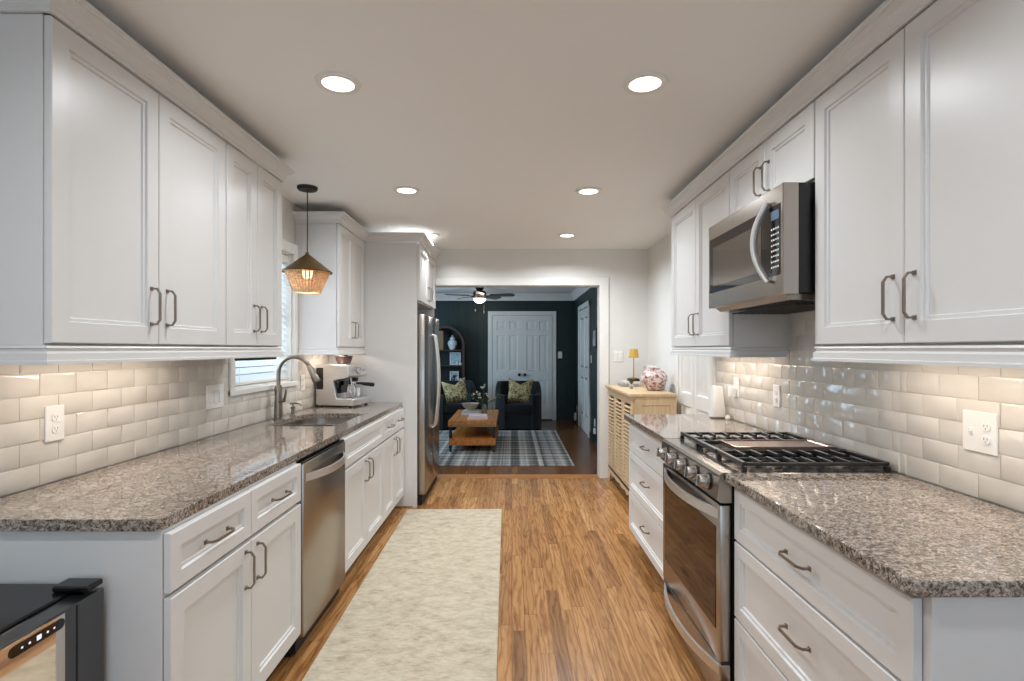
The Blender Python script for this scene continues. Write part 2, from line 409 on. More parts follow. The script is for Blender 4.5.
# ------------------------------------------------------------------ door leaves with recessed panels
def leaf(W, Hh, cells, t=.035, T=None):
    """slab in local (u,v,n) with a recessed raised panel in every cell (u0,u1,v0,v1)"""
    mb = MB(T); us = sorted({0, W, *[c_[0] for c_ in cells], *[c_[1] for c_ in cells]}); vs_ = sorted({0, Hh, *[c_[2] for c_ in cells], *[c_[3] for c_ in cells]})
    for a, b in zip(us, us[1:]):
        for c_, d in zip(vs_, vs_[1:]):
            m = ((a+b)/2, (c_+d)/2)
            if any(q[0] < m[0] < q[1] and q[2] < m[1] < q[3] for q in cells): continue
            mb.add([(a, c_, t), (b, c_, t), (b, d, t), (a, d, t)], [(0, 1, 2, 3)])
    for q in cells:
        mb.panel(*q, [(0, t), (.012, t-.012), (.03, t-.012), (.05, t-.004)], None, base=False)
    mb.add([(0, 0, 0), (W, 0, 0), (W, Hh, 0), (0, Hh, 0), (0, 0, t), (W, 0, t), (W, Hh, t), (0, Hh, t)], [(0, 3, 2, 1), (0, 1, 5, 4), (1, 2, 6, 5), (2, 3, 7, 6), (3, 0, 4, 7)])
    return mb
# far double doors (door_1)
D1 = thing('door_1', None, None, (.19, YF, 0), kind='structure')
m = MB().box(-.465, -.385, YF-.03, YF, 0, 2.10, .005).box(.775, .855, YF-.03, YF, 0, 2.10, .005).box(-.465, .855, YF-.031, YF, 2.025, 2.105, .005)
m.build('door_frame', trimw, D1)
LW = .575
cells = [(.085, .255, z0, z1) for z0, z1 in ((.25, .76), (.93, 1.62), (1.72, 1.9))] + [(.33, .49, z0, z1) for z0, z1 in ((.25, .76), (.93, 1.62), (1.72, 1.9))]
for k, x0 in enumerate((-.38, .195)):
    lf = leaf(LW, 2.0, cells, .035, FC(x0+.002, YF-.002, .02)).build('door_leaf', trimw, D1)
    kx = .195 + (-.055 if k == 0 else .055)
    MB().lathe([(.028, 0), (.028, .006), (.01, .01), (.01, .03), (.026, .038), (.03, .05), (.024, .062), (0, .066)], T=fr((kx, YF-.037, .88), (1, 0, 0), (0, 0, 1), (0, -1, 0))).build('door_knob', fanm, lf, label='dark round door knob')
# living right door
D3 = thing('door_3', None, None, (XFR, 8.94, 0), kind='structure')
MB().box(XFR-.03, XFR, 8.27, 8.35, 0, 2.13, .004).box(XFR-.03, XFR, 9.5, 9.58, 0, 2.13, .004).box(XFR-.031, XFR, 8.27, 9.58, 2.05, 2.13, .004).build('door_frame', trimw, D3)
leaf(1.14, 2.03, [(.12, .5, .25, .9), (.12, .5, 1.05, 1.9), (.64, 1.02, .25, .9), (.64, 1.02, 1.05, 1.9)], .012, FR_(XFR-.001, 9.495, .01)).build('door_leaf', trimw, D3)
# kitchen right wall bifold door behind the counter end
D2 = thing('door_2', None, None, (XR, 4.2, 0), kind='structure')
MB().box(XR-.022, XR, 3.80, 3.86, 0, 2.12, .004).box(XR-.022, XR, 4.60, 4.68, 0, 2.12, .004).box(XR-.023, XR, 3.80, 4.68, 2.04, 2.12, .004).build('door_frame', trimw, D2)
for y1 in (4.595, 4.222):
    leaf(.365, 2.02, [(.06, .305, .2, .9), (.06, .305, 1.0, 1.9)], .014, FR_(XR-.001, y1, .01)).build('door_leaf', trimw, D2)

# ------------------------------------------------------------------ kitchen window with blinds
W1 = thing('window_1', None, None, (XL, 3.47, WZ0), kind='structure')
xf = XL+.026
m = MB().box(XL, xf, WY0-.055, WY0, WZ0-.03, WZ1+.07, .004).box(XL, xf, WY1, WY1+.055, WZ0-.03, WZ1+.07, .004)
m.box(XL, xf+.001, WY0-.055, WY1+.055, WZ1, WZ1+.075, .004).box(XL, xf+.001, WY0-.055, WY1+.055, WZ0-.034, WZ0, .004)
m.box(XL-.12, XL, WY0, WY0+.012, WZ0, WZ1).box(XL-.12, XL, WY1-.012, WY1, WZ0, WZ1).box(XL-.12, XL, WY0, WY1, WZ1-.012, WZ1).box(XL-.12, XL, WY0, WY1, WZ0, WZ0+.012)
m.build('window_frame', trimw, W1)
m = MB()
for a, b, c_, d in ((WY0+.012, WY1-.012, WZ0+.012, WZ0+.05), (WY0+.012, WY1-.012, WZ1-.05, WZ1-.012), (WY0+.012, WY0+.05, WZ0, WZ1), (WY1-.05, WY1-.012, WZ0, WZ1), (WY0, WY1, 1.6, 1.64)):
    m.box(XL-.11, XL-.085, a, b, c_, d)
m.build('sash', trimw, W1)
MB().box(XL-.1, XL-.096, WY0+.04, WY1-.04, WZ0+.04, WZ1-.04).build('pane', pane_m, W1)
bl = thing('window_blind', 'white horizontal slatted blind in the window over the sink', 'blind', (XL-.04, 3.47, WZ0+.02))
m = MB()
n = 20
for k in range(n):
    z = WZ0+.055+k*.0435
    m.box(-.024, .024, WY0+.02, WY1-.02, -.0014, .0014, T=Matrix.Translation((XL-.04, 0, z)) @ Matrix.Rotation(R(48), 4, 'Y'))
m.build('slats', slat_m, bl)
MB().box(XL-.065, XL-.015, WY0+.016, WY1-.016, WZ1-.06, WZ1-.014, .003).build('head_rail', trimw, bl)
MB().box(XL-.062, XL-.018, WY0+.02, WY1-.02, WZ0+.016, WZ0+.034, .003).build('bottom_rail', trimw, bl)
for yy in (WY0+.12, WY1-.12):
    MB().cyl((XL-.014, yy, WZ0+.03), (XL-.014, yy, WZ1-.05), .0012, 5).build('ladder_cord', trimw, bl)

# ------------------------------------------------------------------ tile backsplash (real tiles, each with a hand-made wobble)
def tiles(name, face, u_regions, lbl):
    """face maps (u, v, n); u_regions = list of (u0,u1,v0,v1)"""
    mb = MB(face); rnd = random.Random(len(name)*7+3)
    TW, TH, G = .150, .0755, .0011
    umin = min(r[0] for r in u_regions); umax = max(r[1] for r in u_regions); vmin = .9145; vmax = max(r[3] for r in u_regions)
    for (a, b, c_, d) in u_regions:
        mb.mi = 1; mb.box(a, b, c_, d, 0, .0095); mb.mi = 0
    r_ = 0; v = vmin
    while v < vmax:
        u = math.floor(umin/TW)*TW + (TW/2 if r_ % 2 else 0) - TW
        while u < umax:
            tilt = [rnd.uniform(-.0016, .0016) for _ in range(9)]; sd = rnd.uniform(-.0022, .0022)
            for (a, b, c_, d) in u_regions:
                u0, u1, v0, v1 = max(u+G, a), min(u+TW-G, b), max(v+G, c_), min(v+TH-G, d)
                if u1-u0 < .012 or v1-v0 < .012: continue
                vs = []; e = .0035
                for j, vv in enumerate((v0+e, (v0+v1)/2, v1-e)):
                    for i, uu in enumerate((u0+e, (u0*2+u1)/3 if False else (u0+u1)/2, u1-e)):
                        vs.append((uu, vv, .0125+tilt[j*3+i]*.7+sd*(i-1)*.6+(.0008 if i == 1 and j == 1 else 0)))
                fs = [(j*3+i, j*3+i+1, j*3+i+4, j*3+i+3) for j in range(2) for i in range(2)]
                ring = [0, 1, 2, 5, 8, 7, 6, 3]
                outer = [(u0, v0), ((u0+u1)/2, v0), (u1, v0), (u1, (v0+v1)/2), (u1, v1), ((u0+u1)/2, v1), (u0, v1), (u0, (v0+v1)/2)]
                vs += [(p[0], p[1], .0112) for p in outer]+[(p[0], p[1], .0085) for p in outer]
                for k in range(8):
                    fs.append((ring[k], ring[(k+1) % 8], 9+(k+1) % 8, 9+k)[::-1]); fs.append((9+k, 9+(k+1) % 8, 17+(k+1) % 8, 17+k)[::-1])
                mb.add(vs, fs)
            u += TW
        v += TH; r_ += 1
    o = mb.build(name, [tile_m, grout_m], kind='structure'); return o
CT = .914
tiles('trim_4', FL(XL, 0, 0), [(1.47, 2.995, CT, 1.41), (2.995, 3.94, CT, 1.109), (3.94, 4.638, CT, 1.41)], '')
tiles('trim_5', fr((XR, 0, 0), (0, 1, 0), (0, 0, 1), (-1, 0, 0)), [(1.08, 1.985, CT, 1.41), (1.985, 2.765, CT, 1.62), (2.765, 3.76, CT, 1.41)], '')

# ------------------------------------------------------------------ cabinetry
DT = .020
def door_mb(T, W, Hh, rail=.060, t=DT):
    return MB().panel(0, W, 0, Hh, [(0, 0), (0, t-.0025), (.0025, t), (rail, t), (rail+.003, t-.007), (rail+.012, t-.007), (rail+.015, t-.013)], T)
def handle_mb(T, cu, cv, L=.125, vertical=True, n0=DT):
    pts = [(-L/2, 0), (-L/2, .02), (-L/2+.016, .031), (L/2-.016, .031), (L/2, .02), (L/2, 0)]
    path = [((cu, cv+a, n0+b) if vertical else (cu+a, cv, n0+b)) for a, b in pts]
    mb = MB(T); mb.tube(path, .0046, 4)
    for s_ in (-1, 1):
        q = (cu, cv+s_*L/2) if vertical else (cu+s_*L/2, cv)
        mb.box(q[0]-.0065, q[0]+.0065, q[1]-.0065, q[1]+.0065, n0, n0+.004)
    return mb
def cabinet(name, label, side, xface, y0, y1, z0, z1, depth, doors=(), drawers=(), group=None, toek=True, cat='cabinet', hollow=False):
    """xface: plane of box front; doors: (y0,y1,z0,z1,handle) ; handle = (y,z) centre or None; side 'L' faces +X"""
    s_ = 1 if side == 'L' else -1
    t = thing(name, label, cat, (xface-s_*depth/2, (y0+y1)/2, z0), group=group)
    xb = xface-s_*depth
    mb = MB()
    if hollow:
        mb.box(xface, xface-s_*.02, y0, y1, z0+.10, z1).box(xface-s_*.0201, xb, y0, y0+.018, z0+.10, z1).box(xface-s_*.0201, xb, y1-.018, y1, z0+.10, z1).box(xface-s_*.0201, xb, y0+.0181, y1-.0181, z0+.10, z0+.12)
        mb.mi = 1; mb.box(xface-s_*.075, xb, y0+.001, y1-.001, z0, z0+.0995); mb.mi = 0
    elif toek:
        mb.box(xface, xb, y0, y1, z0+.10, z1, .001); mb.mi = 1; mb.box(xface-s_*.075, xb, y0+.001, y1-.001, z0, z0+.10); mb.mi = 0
    else: mb.box(xface, xb, y0, y1, z0, z1, .001)
    mb.build('cabinet_body', [cab, toe], t)
    for kind_, lst in (('door', doors), ('drawer', drawers)):
        for (a, b, c_, d, hd) in lst:
            T = FL(xface+.003, a, c_) if side == 'L' else FR_(xface-.003, b, c_)
            rail = .060 if kind_ == 'door' else .046
            o = door_mb(T, b-a, d-c_, rail).build(kind_, cab, t)
            if hd is not None:
                hu = (hd[0]-a) if side == 'L' else (b-hd[0])
                handle_mb(T, hu, hd[1]-c_, .125, kind_ == 'door').build('handle', pull, o, label='brushed pewter bar handle')
    return t
XFL_ = -.957   # box front of left bases
BT = CT-.033
g = .0025
# left base cabinets
cabinet('base_cabinet', 'white base cabinet at the near left end with two drawers over two doors', 'L', XFL_, 1.462, 2.372, 0, BT, abs(XL-XFL_)-.001,
        doors=[(1.466, 1.916, .115, .69, (1.875, .60)), (1.920, 2.369, .115, .69, (1.962, .60))],
        drawers=[(1.466, 1.916, .705, .868, (1.69, .787)), (1.920, 2.369, .705, .868, (2.145, .787))], cat='base cabinet')
cabinet('base_cabinet', 'white sink base cabinet with one wide false front above two doors', 'L', XFL_, 2.988, 3.898, 0, BT, abs(XL-XFL_)-.001,
        doors=[(2.991, 3.441, .115, .69, (3.40, .60)), (3.445, 3.895, .115, .69, (3.487, .60))],
        drawers=[(2.991, 3.895, .705, .868, None)], cat='base cabinet', hollow=True)
cabinet('base_cabinet', 'white base cabinet next to the tall fridge panel, two drawers over two doors', 'L', XFL_, 3.902, 4.636, 0, BT, abs(XL-XFL_)-.001,
        doors=[(3.905, 4.267, .115, .69, (4.228, .60)), (4.271, 4.633, .115, .69, (4.31, .60))],
        drawers=[(3.905, 4.267, .705, .868, (4.085, .787)), (4.271, 4.633, .705, .868, (4.45, .787))], cat='base cabinet')
# right base cabinets
XR_ = .846
cabinet('drawer_cabinet', 'white three-drawer base cabinet at the near right end, nearest the camera', 'R', XR_, 1.078, 1.985, 0, BT, XR-XR_-.001,
        drawers=[(1.10, 1.982, .672, .862, (1.54, .768)), (1.10, 1.982, .388, .664, (1.54, .545)), (1.10, 1.982, .115, .380, (1.54, .27))], cat='base cabinet')
cabinet('drawer_cabinet', 'white three-drawer base cabinet between the range and the louvered buffet', 'R', XR_, 2.768, 3.77, 0, BT, XR-XR_-.001,
        drawers=[(2.771, 3.767, .672, .862, (3.27, .768)), (2.771, 3.767, .388, .664, (3.27, .545)), (2.771, 3.767, .115, .380, (3.27, .27))], cat='base cabinet')
# upper cabinets
UZ0, UZ1 = 1.385, 2.3005
XUL, XUR = -1.295, 1.145
def uppers(label, side, xf_, y0, y1, doors, z0=UZ0, depth=None):
    depth = depth or (abs(XL-xf_) if side == 'L' else XR-xf_)
    return cabinet('upper_cabinet', label, side, xf_, y0, y1, z0, UZ1, depth-.001, doors=doors, toek=False, cat='wall cabinet')
dz0, dz1 = 1.392, 2.297; hz = 1.525
uppers('large white two-door wall cabinet at the near left, above the outlet', 'L', XUL, 1.475, 2.382, [(1.478, 1.927, dz0, dz1, (1.887, hz)), (1.931, 2.379, dz0, dz1, (1.972, hz))])
uppers('narrow white two-door wall cabinet on the left just before the window', 'L', XUL, 2.385, 2.962, [(2.388, 2.672, dz0, dz1, (2.636, hz)), (2.676, 2.959, dz0, dz1, (2.713, hz))])
uppers('white two-door wall cabinet beyond the window above the espresso machine', 'L', XUL, 3.942, 4.636, [(3.945, 4.287, dz0, dz1, (4.25, hz)), (4.291, 4.633, dz0, dz1, (4.33, hz))])
uppers('large white two-door wall cabinet at the near right, nearest the camera', 'R', XUR, 1.078, 1.985, [(1.081, 1.530, dz0, dz1, (1.490, hz)), (1.534, 1.982, dz0, dz1, (1.574, hz))])
uppers('short white two-door wall cabinet directly above the microwave', 'R', XUR, 1.988, 2.762, [(1.991, 2.373, 2.012, dz1, (2.335, 2.13)), (2.377, 2.759, 2.012, dz1, (2.415, 2.13))], z0=2.005)
uppers('white two-door wall cabinet on the right beyond the microwave', 'R', XUR, 2.765, 3.77, [(2.768, 3.265, dz0, dz1, (3.225, hz)), (3.269, 3.767, dz0, dz1, (3.31, hz))])
# fridge enclosure panels and over-fridge cabinet
ft = cabinet('over_fridge_cabinet', 'small white two-door cabinet above the refrigerator', 'L', -.83, 4.668, 5.66, 1.79, UZ1, .765,
        doors=[(4.671, 5.162, 1.80, 2.297, (5.12, 1.90)), (5.166, 5.657, 1.80, 2.297, (5.21, 1.90))], toek=False, cat='wall cabinet')
MB().box(XL+.001, -.826, 4.640, 4.665, 0, UZ1, .001).build('fridge_side_panel', cab, label='tall white panel beside the refrigerator facing the camera', cat='panel')
MB().box(XL+.001, -.826, 5.663, 5.685, 0, UZ1, .001).build('fridge_side_panel', cab, label='tall white panel between the refrigerator and the far wall', cat='panel')
MB().box(XL+.016, -.86, 4.628, 4.639, .0, .012).build('shoe_molding', floor_m, label='thin wood strip on the floor along the tall white panel', cat='molding')
# crowns (sit on the cabinet tops, run on over several cabinets)
K = 2.301
crown = [(0, K), (.010, K), (.010, K+.012), (.014, K+.015), (.014, K+.021), (.017, K+.032), (.026, K+.045), (.040, K+.053), (.045, K+.055), (.045, K+.060), (.053, K+.063), (.053, K+.074), (0, K+.074)]
fx = XUL+DT+.003
def mold(name, path, prof, side, label, m=cab, cat='molding'):
    mb = MB(); profile_sweep(mb, path, prof, side); return mb.build(name, m, label=label, cat=cat, flat=True)
CF = fx-.004
mold('crown_molding', [(XL+.002, 1.4749), (CF, 1.4749), (CF, 2.9628), (XL+.002, 2.9628)], [(o+.0012, z) for o, z in crown], 1, 'white crown molding along the near left wall cabinets')
EP = -.805
mold('crown_molding', [(XL+.002, 3.9418), (CF, 3.9418), (CF, 4.6385), (EP, 4.6385), (EP, 5.60)], [(o+.0012, z) for o, z in crown], 1, 'white crown molding stepping around the tall fridge panel and far left cabinet')
CR = XUR-DT-.003+.004
mold('crown_molding', [(XR-.002, 1.0779), (CR, 1.0779), (CR, 3.7702), (XR-.002, 3.7702)], [(o+.0012, z) for o, z in crown], -1, 'white crown molding along the right wall cabinets')
rp = [(-.02, 1.3849), (.004, 1.3849), (.008, 1.378), (.003, 1.374), (.003, 1.368), (.010, 1.362), (.010, 1.343), (.016, 1.341), (.016, 1.332), (-.02, 1.332)]
LFx = XUL+.012; RFx = XUR-.012
mold('light_rail', [(XL+.03, 1.4735), (LFx, 1.4735), (LFx, 2.9628), (XL+.03, 2.9628)], rp, 1, 'white light rail under the near left wall cabinets')
mold('light_rail', [(XL+.03, 3.9418), (LFx, 3.9418), (LFx, 4.636)], rp, 1, 'white light rail under the wall cabinet above the espresso machine')
mold('light_rail', [(XR-.03, 1.0779), (RFx, 1.0779), (RFx, 1.9862), (XR-.03, 1.9862)], rp, -1, 'white light rail under the near right wall cabinet')
mold('light_rail', [(XR-.03, 2.7649), (RFx, 2.7649), (RFx, 3.7702), (XR-.03, 3.7702)], rp, -1, 'white light rail under the right cabinet beyond the microwave')
# under-cabinet lights
def ucl(x, y, L, label, power):
    t = thing('under_cabinet_light', label, 'light', (x, y, 1.36), group='slim lights under the wall cabinets')
    MB().box(x-.03, x+.03, y-L/2, y+L/2, 1.362, 1.3845, .003).build('housing', blackm, t)
    MB().box(x-.02, x+.02, y-L/2+.02, y+L/2-.02, 1.3585, 1.3619).build('diffuser', lamp_e, t)
    area('bulb', (x, y, 1.356), (0, 0, 0), .035, L-.06, power*.62, (1, .86, .74), parent=t)
ucl(-1.42, 2.0, .8, 'slim light under the near left wall cabinet', 3.4)
ucl(-1.42, 4.30, .45, 'slim light under the cabinet above the espresso machine', 3.2)
ucl(1.27, 1.56, .8, 'slim light under the near right wall cabinet', 3.6)
ucl(1.28, 3.25, .8, 'slim light under the right cabinet beyond the microwave', 4.0)
MB().box(-1.36, -1.30, 2.62, 2.955, 1.318, 1.3315, .002).build('light_bar', blackm, label='thin black unlit bar under the wall cabinet beside the window', cat='light')

# countertops
def slab(poly, z0, z1, hole=None):
    bm = bmesh.new()
    def loop(pts):
        vs = [bm.verts.new((x, y, z0)) for x, y in pts]
        return [bm.edges.new((vs[i], vs[(i+1) % len(vs)])) for i in range(len(vs))]
    es = loop(poly)+(loop(hole) if hole else [])
    bmesh.ops.triangle_fill(bm, edges=es, use_beauty=True)
    r = bmesh.ops.extrude_face_region(bm, geom=bm.faces[:])
    for e in r['geom']:
        if isinstance(e, bmesh.types.BMVert): e.co.z = z1
    mb = MB(); mb.addbm(bm); return mb
def rrect(x0, x1, y0, y1, rs, seg=6):
    pts = []
    cs = [((x1, y0), -90, (-1, 1)), ((x1, y1), 0, (-1, -1)), ((x0, y1), 90, (1, -1)), ((x0, y0), 180, (1, 1))]
    for (c_, a0, sg), r in zip(cs, rs):
        if r <= 0: pts.append(c_); continue
        cx, cy = c_[0]+sg[0]*r, c_[1]+sg[1]*r
        for k in range(seg+1):
            a = R(a0+90*k/seg); pts.append((cx+r*math.cos(a), cy+r*math.sin(a)))
    return pts
SX0, SX1, SY0, SY1 = -1.485, -1.055, 3.19, 3.84
hole = rrect(SX0, SX1, SY0, SY1, (.05, .05, .16, .10))
slab(rrect(XL+.0185, -.950, 1.447, 4.638, (.025, 0, 0, 0)), BT, CT, hole).build('countertop', granite, bevel=.004, label='long speckled granite countertop on the left with the sink cut into it', cat='countertop')
slab(rrect(.792, XR-.0185, 1.06, 1.987, (0, 0, 0, .03), 2), BT, CT).build('countertop', granite, bevel=.004, label='speckled granite countertop at the near right beside the range', cat='countertop')
slab(rrect(.792, XR-.0185, 2.766, 3.79, (0, 0, .01, 0)), BT, CT).build('countertop', granite, bevel=.004, label='speckled granite countertop beyond the range on the right', cat='countertop')
# sink
sk = thing('kitchen_sink', 'stainless undermount double-bowl sink below the window', 'sink', ((SX0+SX1)/2, (SY0+SY1)/2, BT-.2))
ym = 3.52
def bowl(x0, x1, y0, y1, rs, zt, zb):
    out = rrect(x0, x1, y0, y1, rs); cx, cy = (x0+x1)/2, (y0+y1)/2
    def sc(k, z): return [(cx+(x-cx)*k, cy+(y-cy)*k, z) for x, y in out]
    mb = MB(); mb.loops([sc(.97, zt), sc(.93, zb+.03), sc(.86, zb), sc(.5, zb-.004), sc(.12, zb-.006)], base=False)
    mb.loops([sc(.97, zt), sc(1.03, zt), sc(1.0, zb-.03), sc(.4, zb-.03)], base=False); return mb
bowl(SX0-.01, SX1+.01, SY0-.01, ym-.006, (.06, .03, .03, .1), BT-.0015, BT-.19).build('bowl', basin_m, sk)
bowl(SX0-.01, SX1+.01, ym+.006, SY1+.01, (.03, .05, .16, .03), BT-.0015, BT-.17).build('bowl', basin_m, sk)
MB().lathe([(.045, 0), (.045, .003), (.03, .004), (.028, -.001), (0, -.001)], ((SX0+SX1)/2, 3.32, BT-.193)).build('drain', chrome, sk)
MB().lathe([(.045, 0), (.045, .003), (.03, .004), (.028, -.001), (0, -.001)], ((SX0+SX1)/2, 3.70, BT-.173)).build('drain', chrome, sk)
# faucet
fa = thing('kitchen_faucet', 'tall brushed nickel gooseneck pull-down faucet behind the sink', 'faucet', (-1.528, 3.50, CT))
fx0, fy0 = -1.528, 3.50
MB().lathe([(.032, 0), (.032, .006), (.027, .012), (.0265, .05), (.024, .15), (.0235, .215), (.019, .225)], (fx0, fy0, CT)).build('faucet_body', nickel, fa)
pth = [(fx0, fy0, CT+.22), (fx0, fy0, CT+.30)]
cxn, czn, rn = fx0+.105, CT+.305, .105
for k in range(1, 15): a = R(180-k*10.2); pth.append((cxn+rn*math.cos(a), fy0, czn+rn*math.sin(a)))
e1 = pth[-1]; pth.append((e1[0]+.012, fy0, e1[2]-.02))
MB().tube(pth, .0135, 14).build('spout', nickel, fa)
e = pth[-1]
dv = Vector((.45, 0, -.89)).normalized()
MB().tube([Vector(e), Vector(e)+dv*.02, Vector(e)+dv*.06, Vector(e)+dv*.105, Vector(e)+dv*.115], [.015, .019, .021, .026, .022], 16).build('spray_head', nickel, fa)
MB().tube([(fx0+.012, fy0-.012, CT+.12), (fx0+.05, fy0-.03, CT+.125), (fx0+.062, fy0-.036, CT+.17), (fx0+.066, fy0-.04, CT+.20)], [.012, .011, .007, .006], 10).build('lever', nickel, fa)
so = thing('soap_dispenser', 'small nickel soap dispenser pump to the right of the faucet', 'soap dispenser', (-1.515, 3.70, CT))
MB().lathe([(.022, 0), (.022, .005), (.013, .01), (.011, .045), (.016, .05), (.016, .062), (.006, .066), (.005, .08)], (-1.515, 3.70, CT)).build('pump_base', nickel, so)
MB().tube([(-1.535, 3.70, CT+.083), (-1.50, 3.70, CT+.087), (-1.47, 3.70, CT+.083), (-1.452, 3.70, CT+.068)], [.008, .008, .006, .005], 8).build('spout', nickel, so)

# ------------------------------------------------------------------ wall plates
def plate(label, T, w, h, items, cat='outlet', name='wall_outlet', depth0=.0):
    loc = T.translation.copy(); t = thing(name, label, cat, loc)
    MB(T).box(-w/2, w/2, -h/2, h/2, depth0, depth0+.006, .002).build('cover_plate', white_pl, t)
    for kind_, u in items:
        if kind_ == 'duplex':
            for v in (-.02, .02):
                o = MB(T).loops([[(u+r*math.cos(R(a))*.95, v+min(max(r*math.sin(R(a)), -.0125), .0125), z) for a in range(0, 360, 18)] for r, z in ((.0165, depth0+.005), (.0165, depth0+.008), (.015, depth0+.009))]).build('socket', white_pl, t)
                s2 = MB(T); s2.box(u-.0065, u-.0045, v-.001, v+.006, depth0+.009, depth0+.0094); s2.box(u+.0045, u+.0065, v-.001, v+.006, depth0+.009, depth0+.0094); s2.cyl((u, v-.006, depth0+.009), (u, v-.006, depth0+.0094), .002, 8)
                s2.build('slots', slot, o)
        if kind_ == 'rocker': MB(T).box(u-.016, u+.016, -.033, .033, depth0+.005, depth0+.010, .002).build('rocker_switch', white_pl, t)
        if kind_ == 'toggle':
            MB(T).box(u-.005, u+.005, -.012, .012, depth0+.005, depth0+.008).box(u-.003, u+.003, .0, .01, depth0+.007, depth0+.018).build('toggle_switch', white_pl, t)
    return t
TD = .0125
plate('white outlet on the left tile wall under the near cabinet', FL(XL+TD, 1.853, 1.118), .078, .122, [('duplex', 0)])
plate('wide white switch plate on the left tile wall beside the window', FL(XL+TD, 2.855, 1.122), .165, .125, [('rocker', -.046), ('rocker', 0), ('rocker', .046)], 'light switch', 'wall_switch')
plate('white outlet on the left tile wall behind the faucet, beyond the window', FL(XL+TD, 4.05, 1.12), .075, .12, [('duplex', 0)])
plate('white double plate with a toggle and an outlet at the near right', FR_(XR-TD, 1.64, 1.12), .122, .125, [('toggle', -.026), ('duplex', .026)])
plate('white single outlet on the right tile wall behind the range', FR_(XR-TD, 2.90, 1.12), .075, .12, [('duplex', 0)])
plate('white outlet on the right tile wall near the white diffuser, carrying a plug', FR_(XR-TD, 3.42, 1.13), .075, .12, [('duplex', 0)])
MB().box(XR-.06, XR-TD-.0095, 3.40, 3.45, 1.07, 1.135, .004).build('power_adapter', white_pl, label='white power adapter plugged into the right wall outlet above the far counter', cat='adapter')
plate('white switch plate on the far kitchen wall above the buffet', FC(1.135, YB, 1.30), .105, .12, [('rocker', -.024), ('rocker', .024)], 'light switch', 'wall_switch')
plate('white switch plate on the dark wall beside the far double doors', FC(.93, YF, 1.26), .08, .13, [('toggle', 0)], 'light switch', 'wall_switch')
plate('white switch on the dark right wall by the white living room door', FR_(XFR, 8.16, 1.22), .08, .12, [('toggle', 0)], 'light switch', 'wall_switch')
plate('white outlet low on the dark right living room wall, nearer one', FR_(XFR, 7.8, .30), .08, .12, [('duplex', 0)])
plate('white outlet low on the dark wall in the far corner', FR_(XFR, 9.95, .26), .08, .12, [('duplex', 0)])
MB().box(XFR-.055, XFR-.0105, 9.90, 9.985, .05, .19, .01).build('power_adapter', white_pl, label='white adapter under the outlet in the far living room corner', cat='adapter')
MB().box(XFR-.045, XFR-.0105, 7.62, 7.68, .16, .24, .008).build('power_adapter', white_pl, label='small white adapter on the dark wall beside the opening', cat='adapter')

# ------------------------------------------------------------------ dishwasher
dw = thing('dishwasher', 'stainless steel dishwasher with bowed handle under the left counter', 'dishwasher', (-1.25, 2.68, 0))
DY0, DY1 = 2.377, 2.983
MB().box(XL+.02, -.962, DY0, DY1, .02, BT-.004).build('tub', blackm, dw)
dd = MB().box(-.960, -.928, DY0+.004, DY1-.004, .09, .862, .004, 2).build('door', steel, dw)
MB().box(-.957, -.934, DY0+.004, DY1-.004, .8625, .872, .002).build('control_strip', bglass, dw)
MB().box(-1.02, -.99, DY0+.01, DY1-.01, .0, .085).build('kick_plate', blackm, dw)
def bow_handle(T, L, rise, hgt, thick=.012, n=15, h0=.0):
    """wide flat band, bowed away from the face (local u along, v across, n out)"""
    mb = MB(T); rows = []
    for k in range(n):
        a = -1+2*k/(n-1); u = a*L/2; o = h0+rise*(1-abs(a)**2.2)
        o2 = max(h0-.001, o-thick)
        rows.append([(u, -hgt/2, o2), (u, hgt/2, o2), (u, hgt/2, o), (u, -hgt/2, o)])
    mb.loops(rows); return mb
bow_handle(FL(-.928, 2.68, .795), .54, .062, .034, .010).build('handle', satin, dd, label='bowed steel handle band')
# ------------------------------------------------------------------ gas range
rg = thing('gas_range', 'stainless steel slide-in gas range with black grates on the right', 'range', (1.1, 2.377, 0))
RY0, RY1 = 1.994, 2.760
RXF = .800
MB().box(RXF+.02, XR-.02, RY0, RY1, .03, .893).build('range_body', black, rg)
def XZ(y0): return fr((0, y0, 0), (1, 0, 0), (0, 0, 1), (0, -1, 0))
# control panel (profile in x,z swept along y)
MB().prism([(.778, .80), (.765, .812), (.775, .903), (.785, .913), (.86, .913), (.86, .80)], -(RY1-RY0-.002), -.002, XZ(RY0)).build('control_panel', steel, rg)
MB().box(.8605, XR-.024, RY0+.002, RY1-.002, .893, .912, .002).build('cooktop', steel_b, rg)
MB().box(.90, XR-.05, RY0+.02, RY1-.02, .9121, .9135).build('burner_well', black, rg)
for k in range(5):
    y = RY0+.10+k*.1415
    T = fr((.767, y, .858), (0, 1, 0), (.1, 0, .995), (-.995, 0, .1))
    o = MB(T).lathe([(.029, -.002), (.029, .006), (.024, .008), (.0235, .034), (.021, .039), (0, .039)], seg=24).build('knob', steel, rg)
    MB(T).box(-.004, .004, -.022, .022, .038, .047, .002).build('knob_grip', chrome, o)
    MB(T).lathe([(.033, -.001), (.033, .002), (.0295, .003), (.0295, -.001)], seg=24, cap=False).build('knob_ring', black, o)
od = MB().box(.777, .8185, RY0+.004, RY1-.004, .205, .79, .005, 2).build('oven_door', steel, rg)
MB().box(.7745, .7775, RY0+.045, RY1-.045, .31, .70, .001).build('oven_window', oven_glass, od, label='dark reflective oven window')
bow_handle(FR_(.777, 2.377, .752), .71, .054, .036, .012).build('handle', satin, od, label='bowed steel oven handle')
mk = MB()
for k in range(7): mk.box(.7762, .7772, 2.34+k*.011, 2.347+k*.011, .262, .270)
mk.build('emblem', chrome, od)
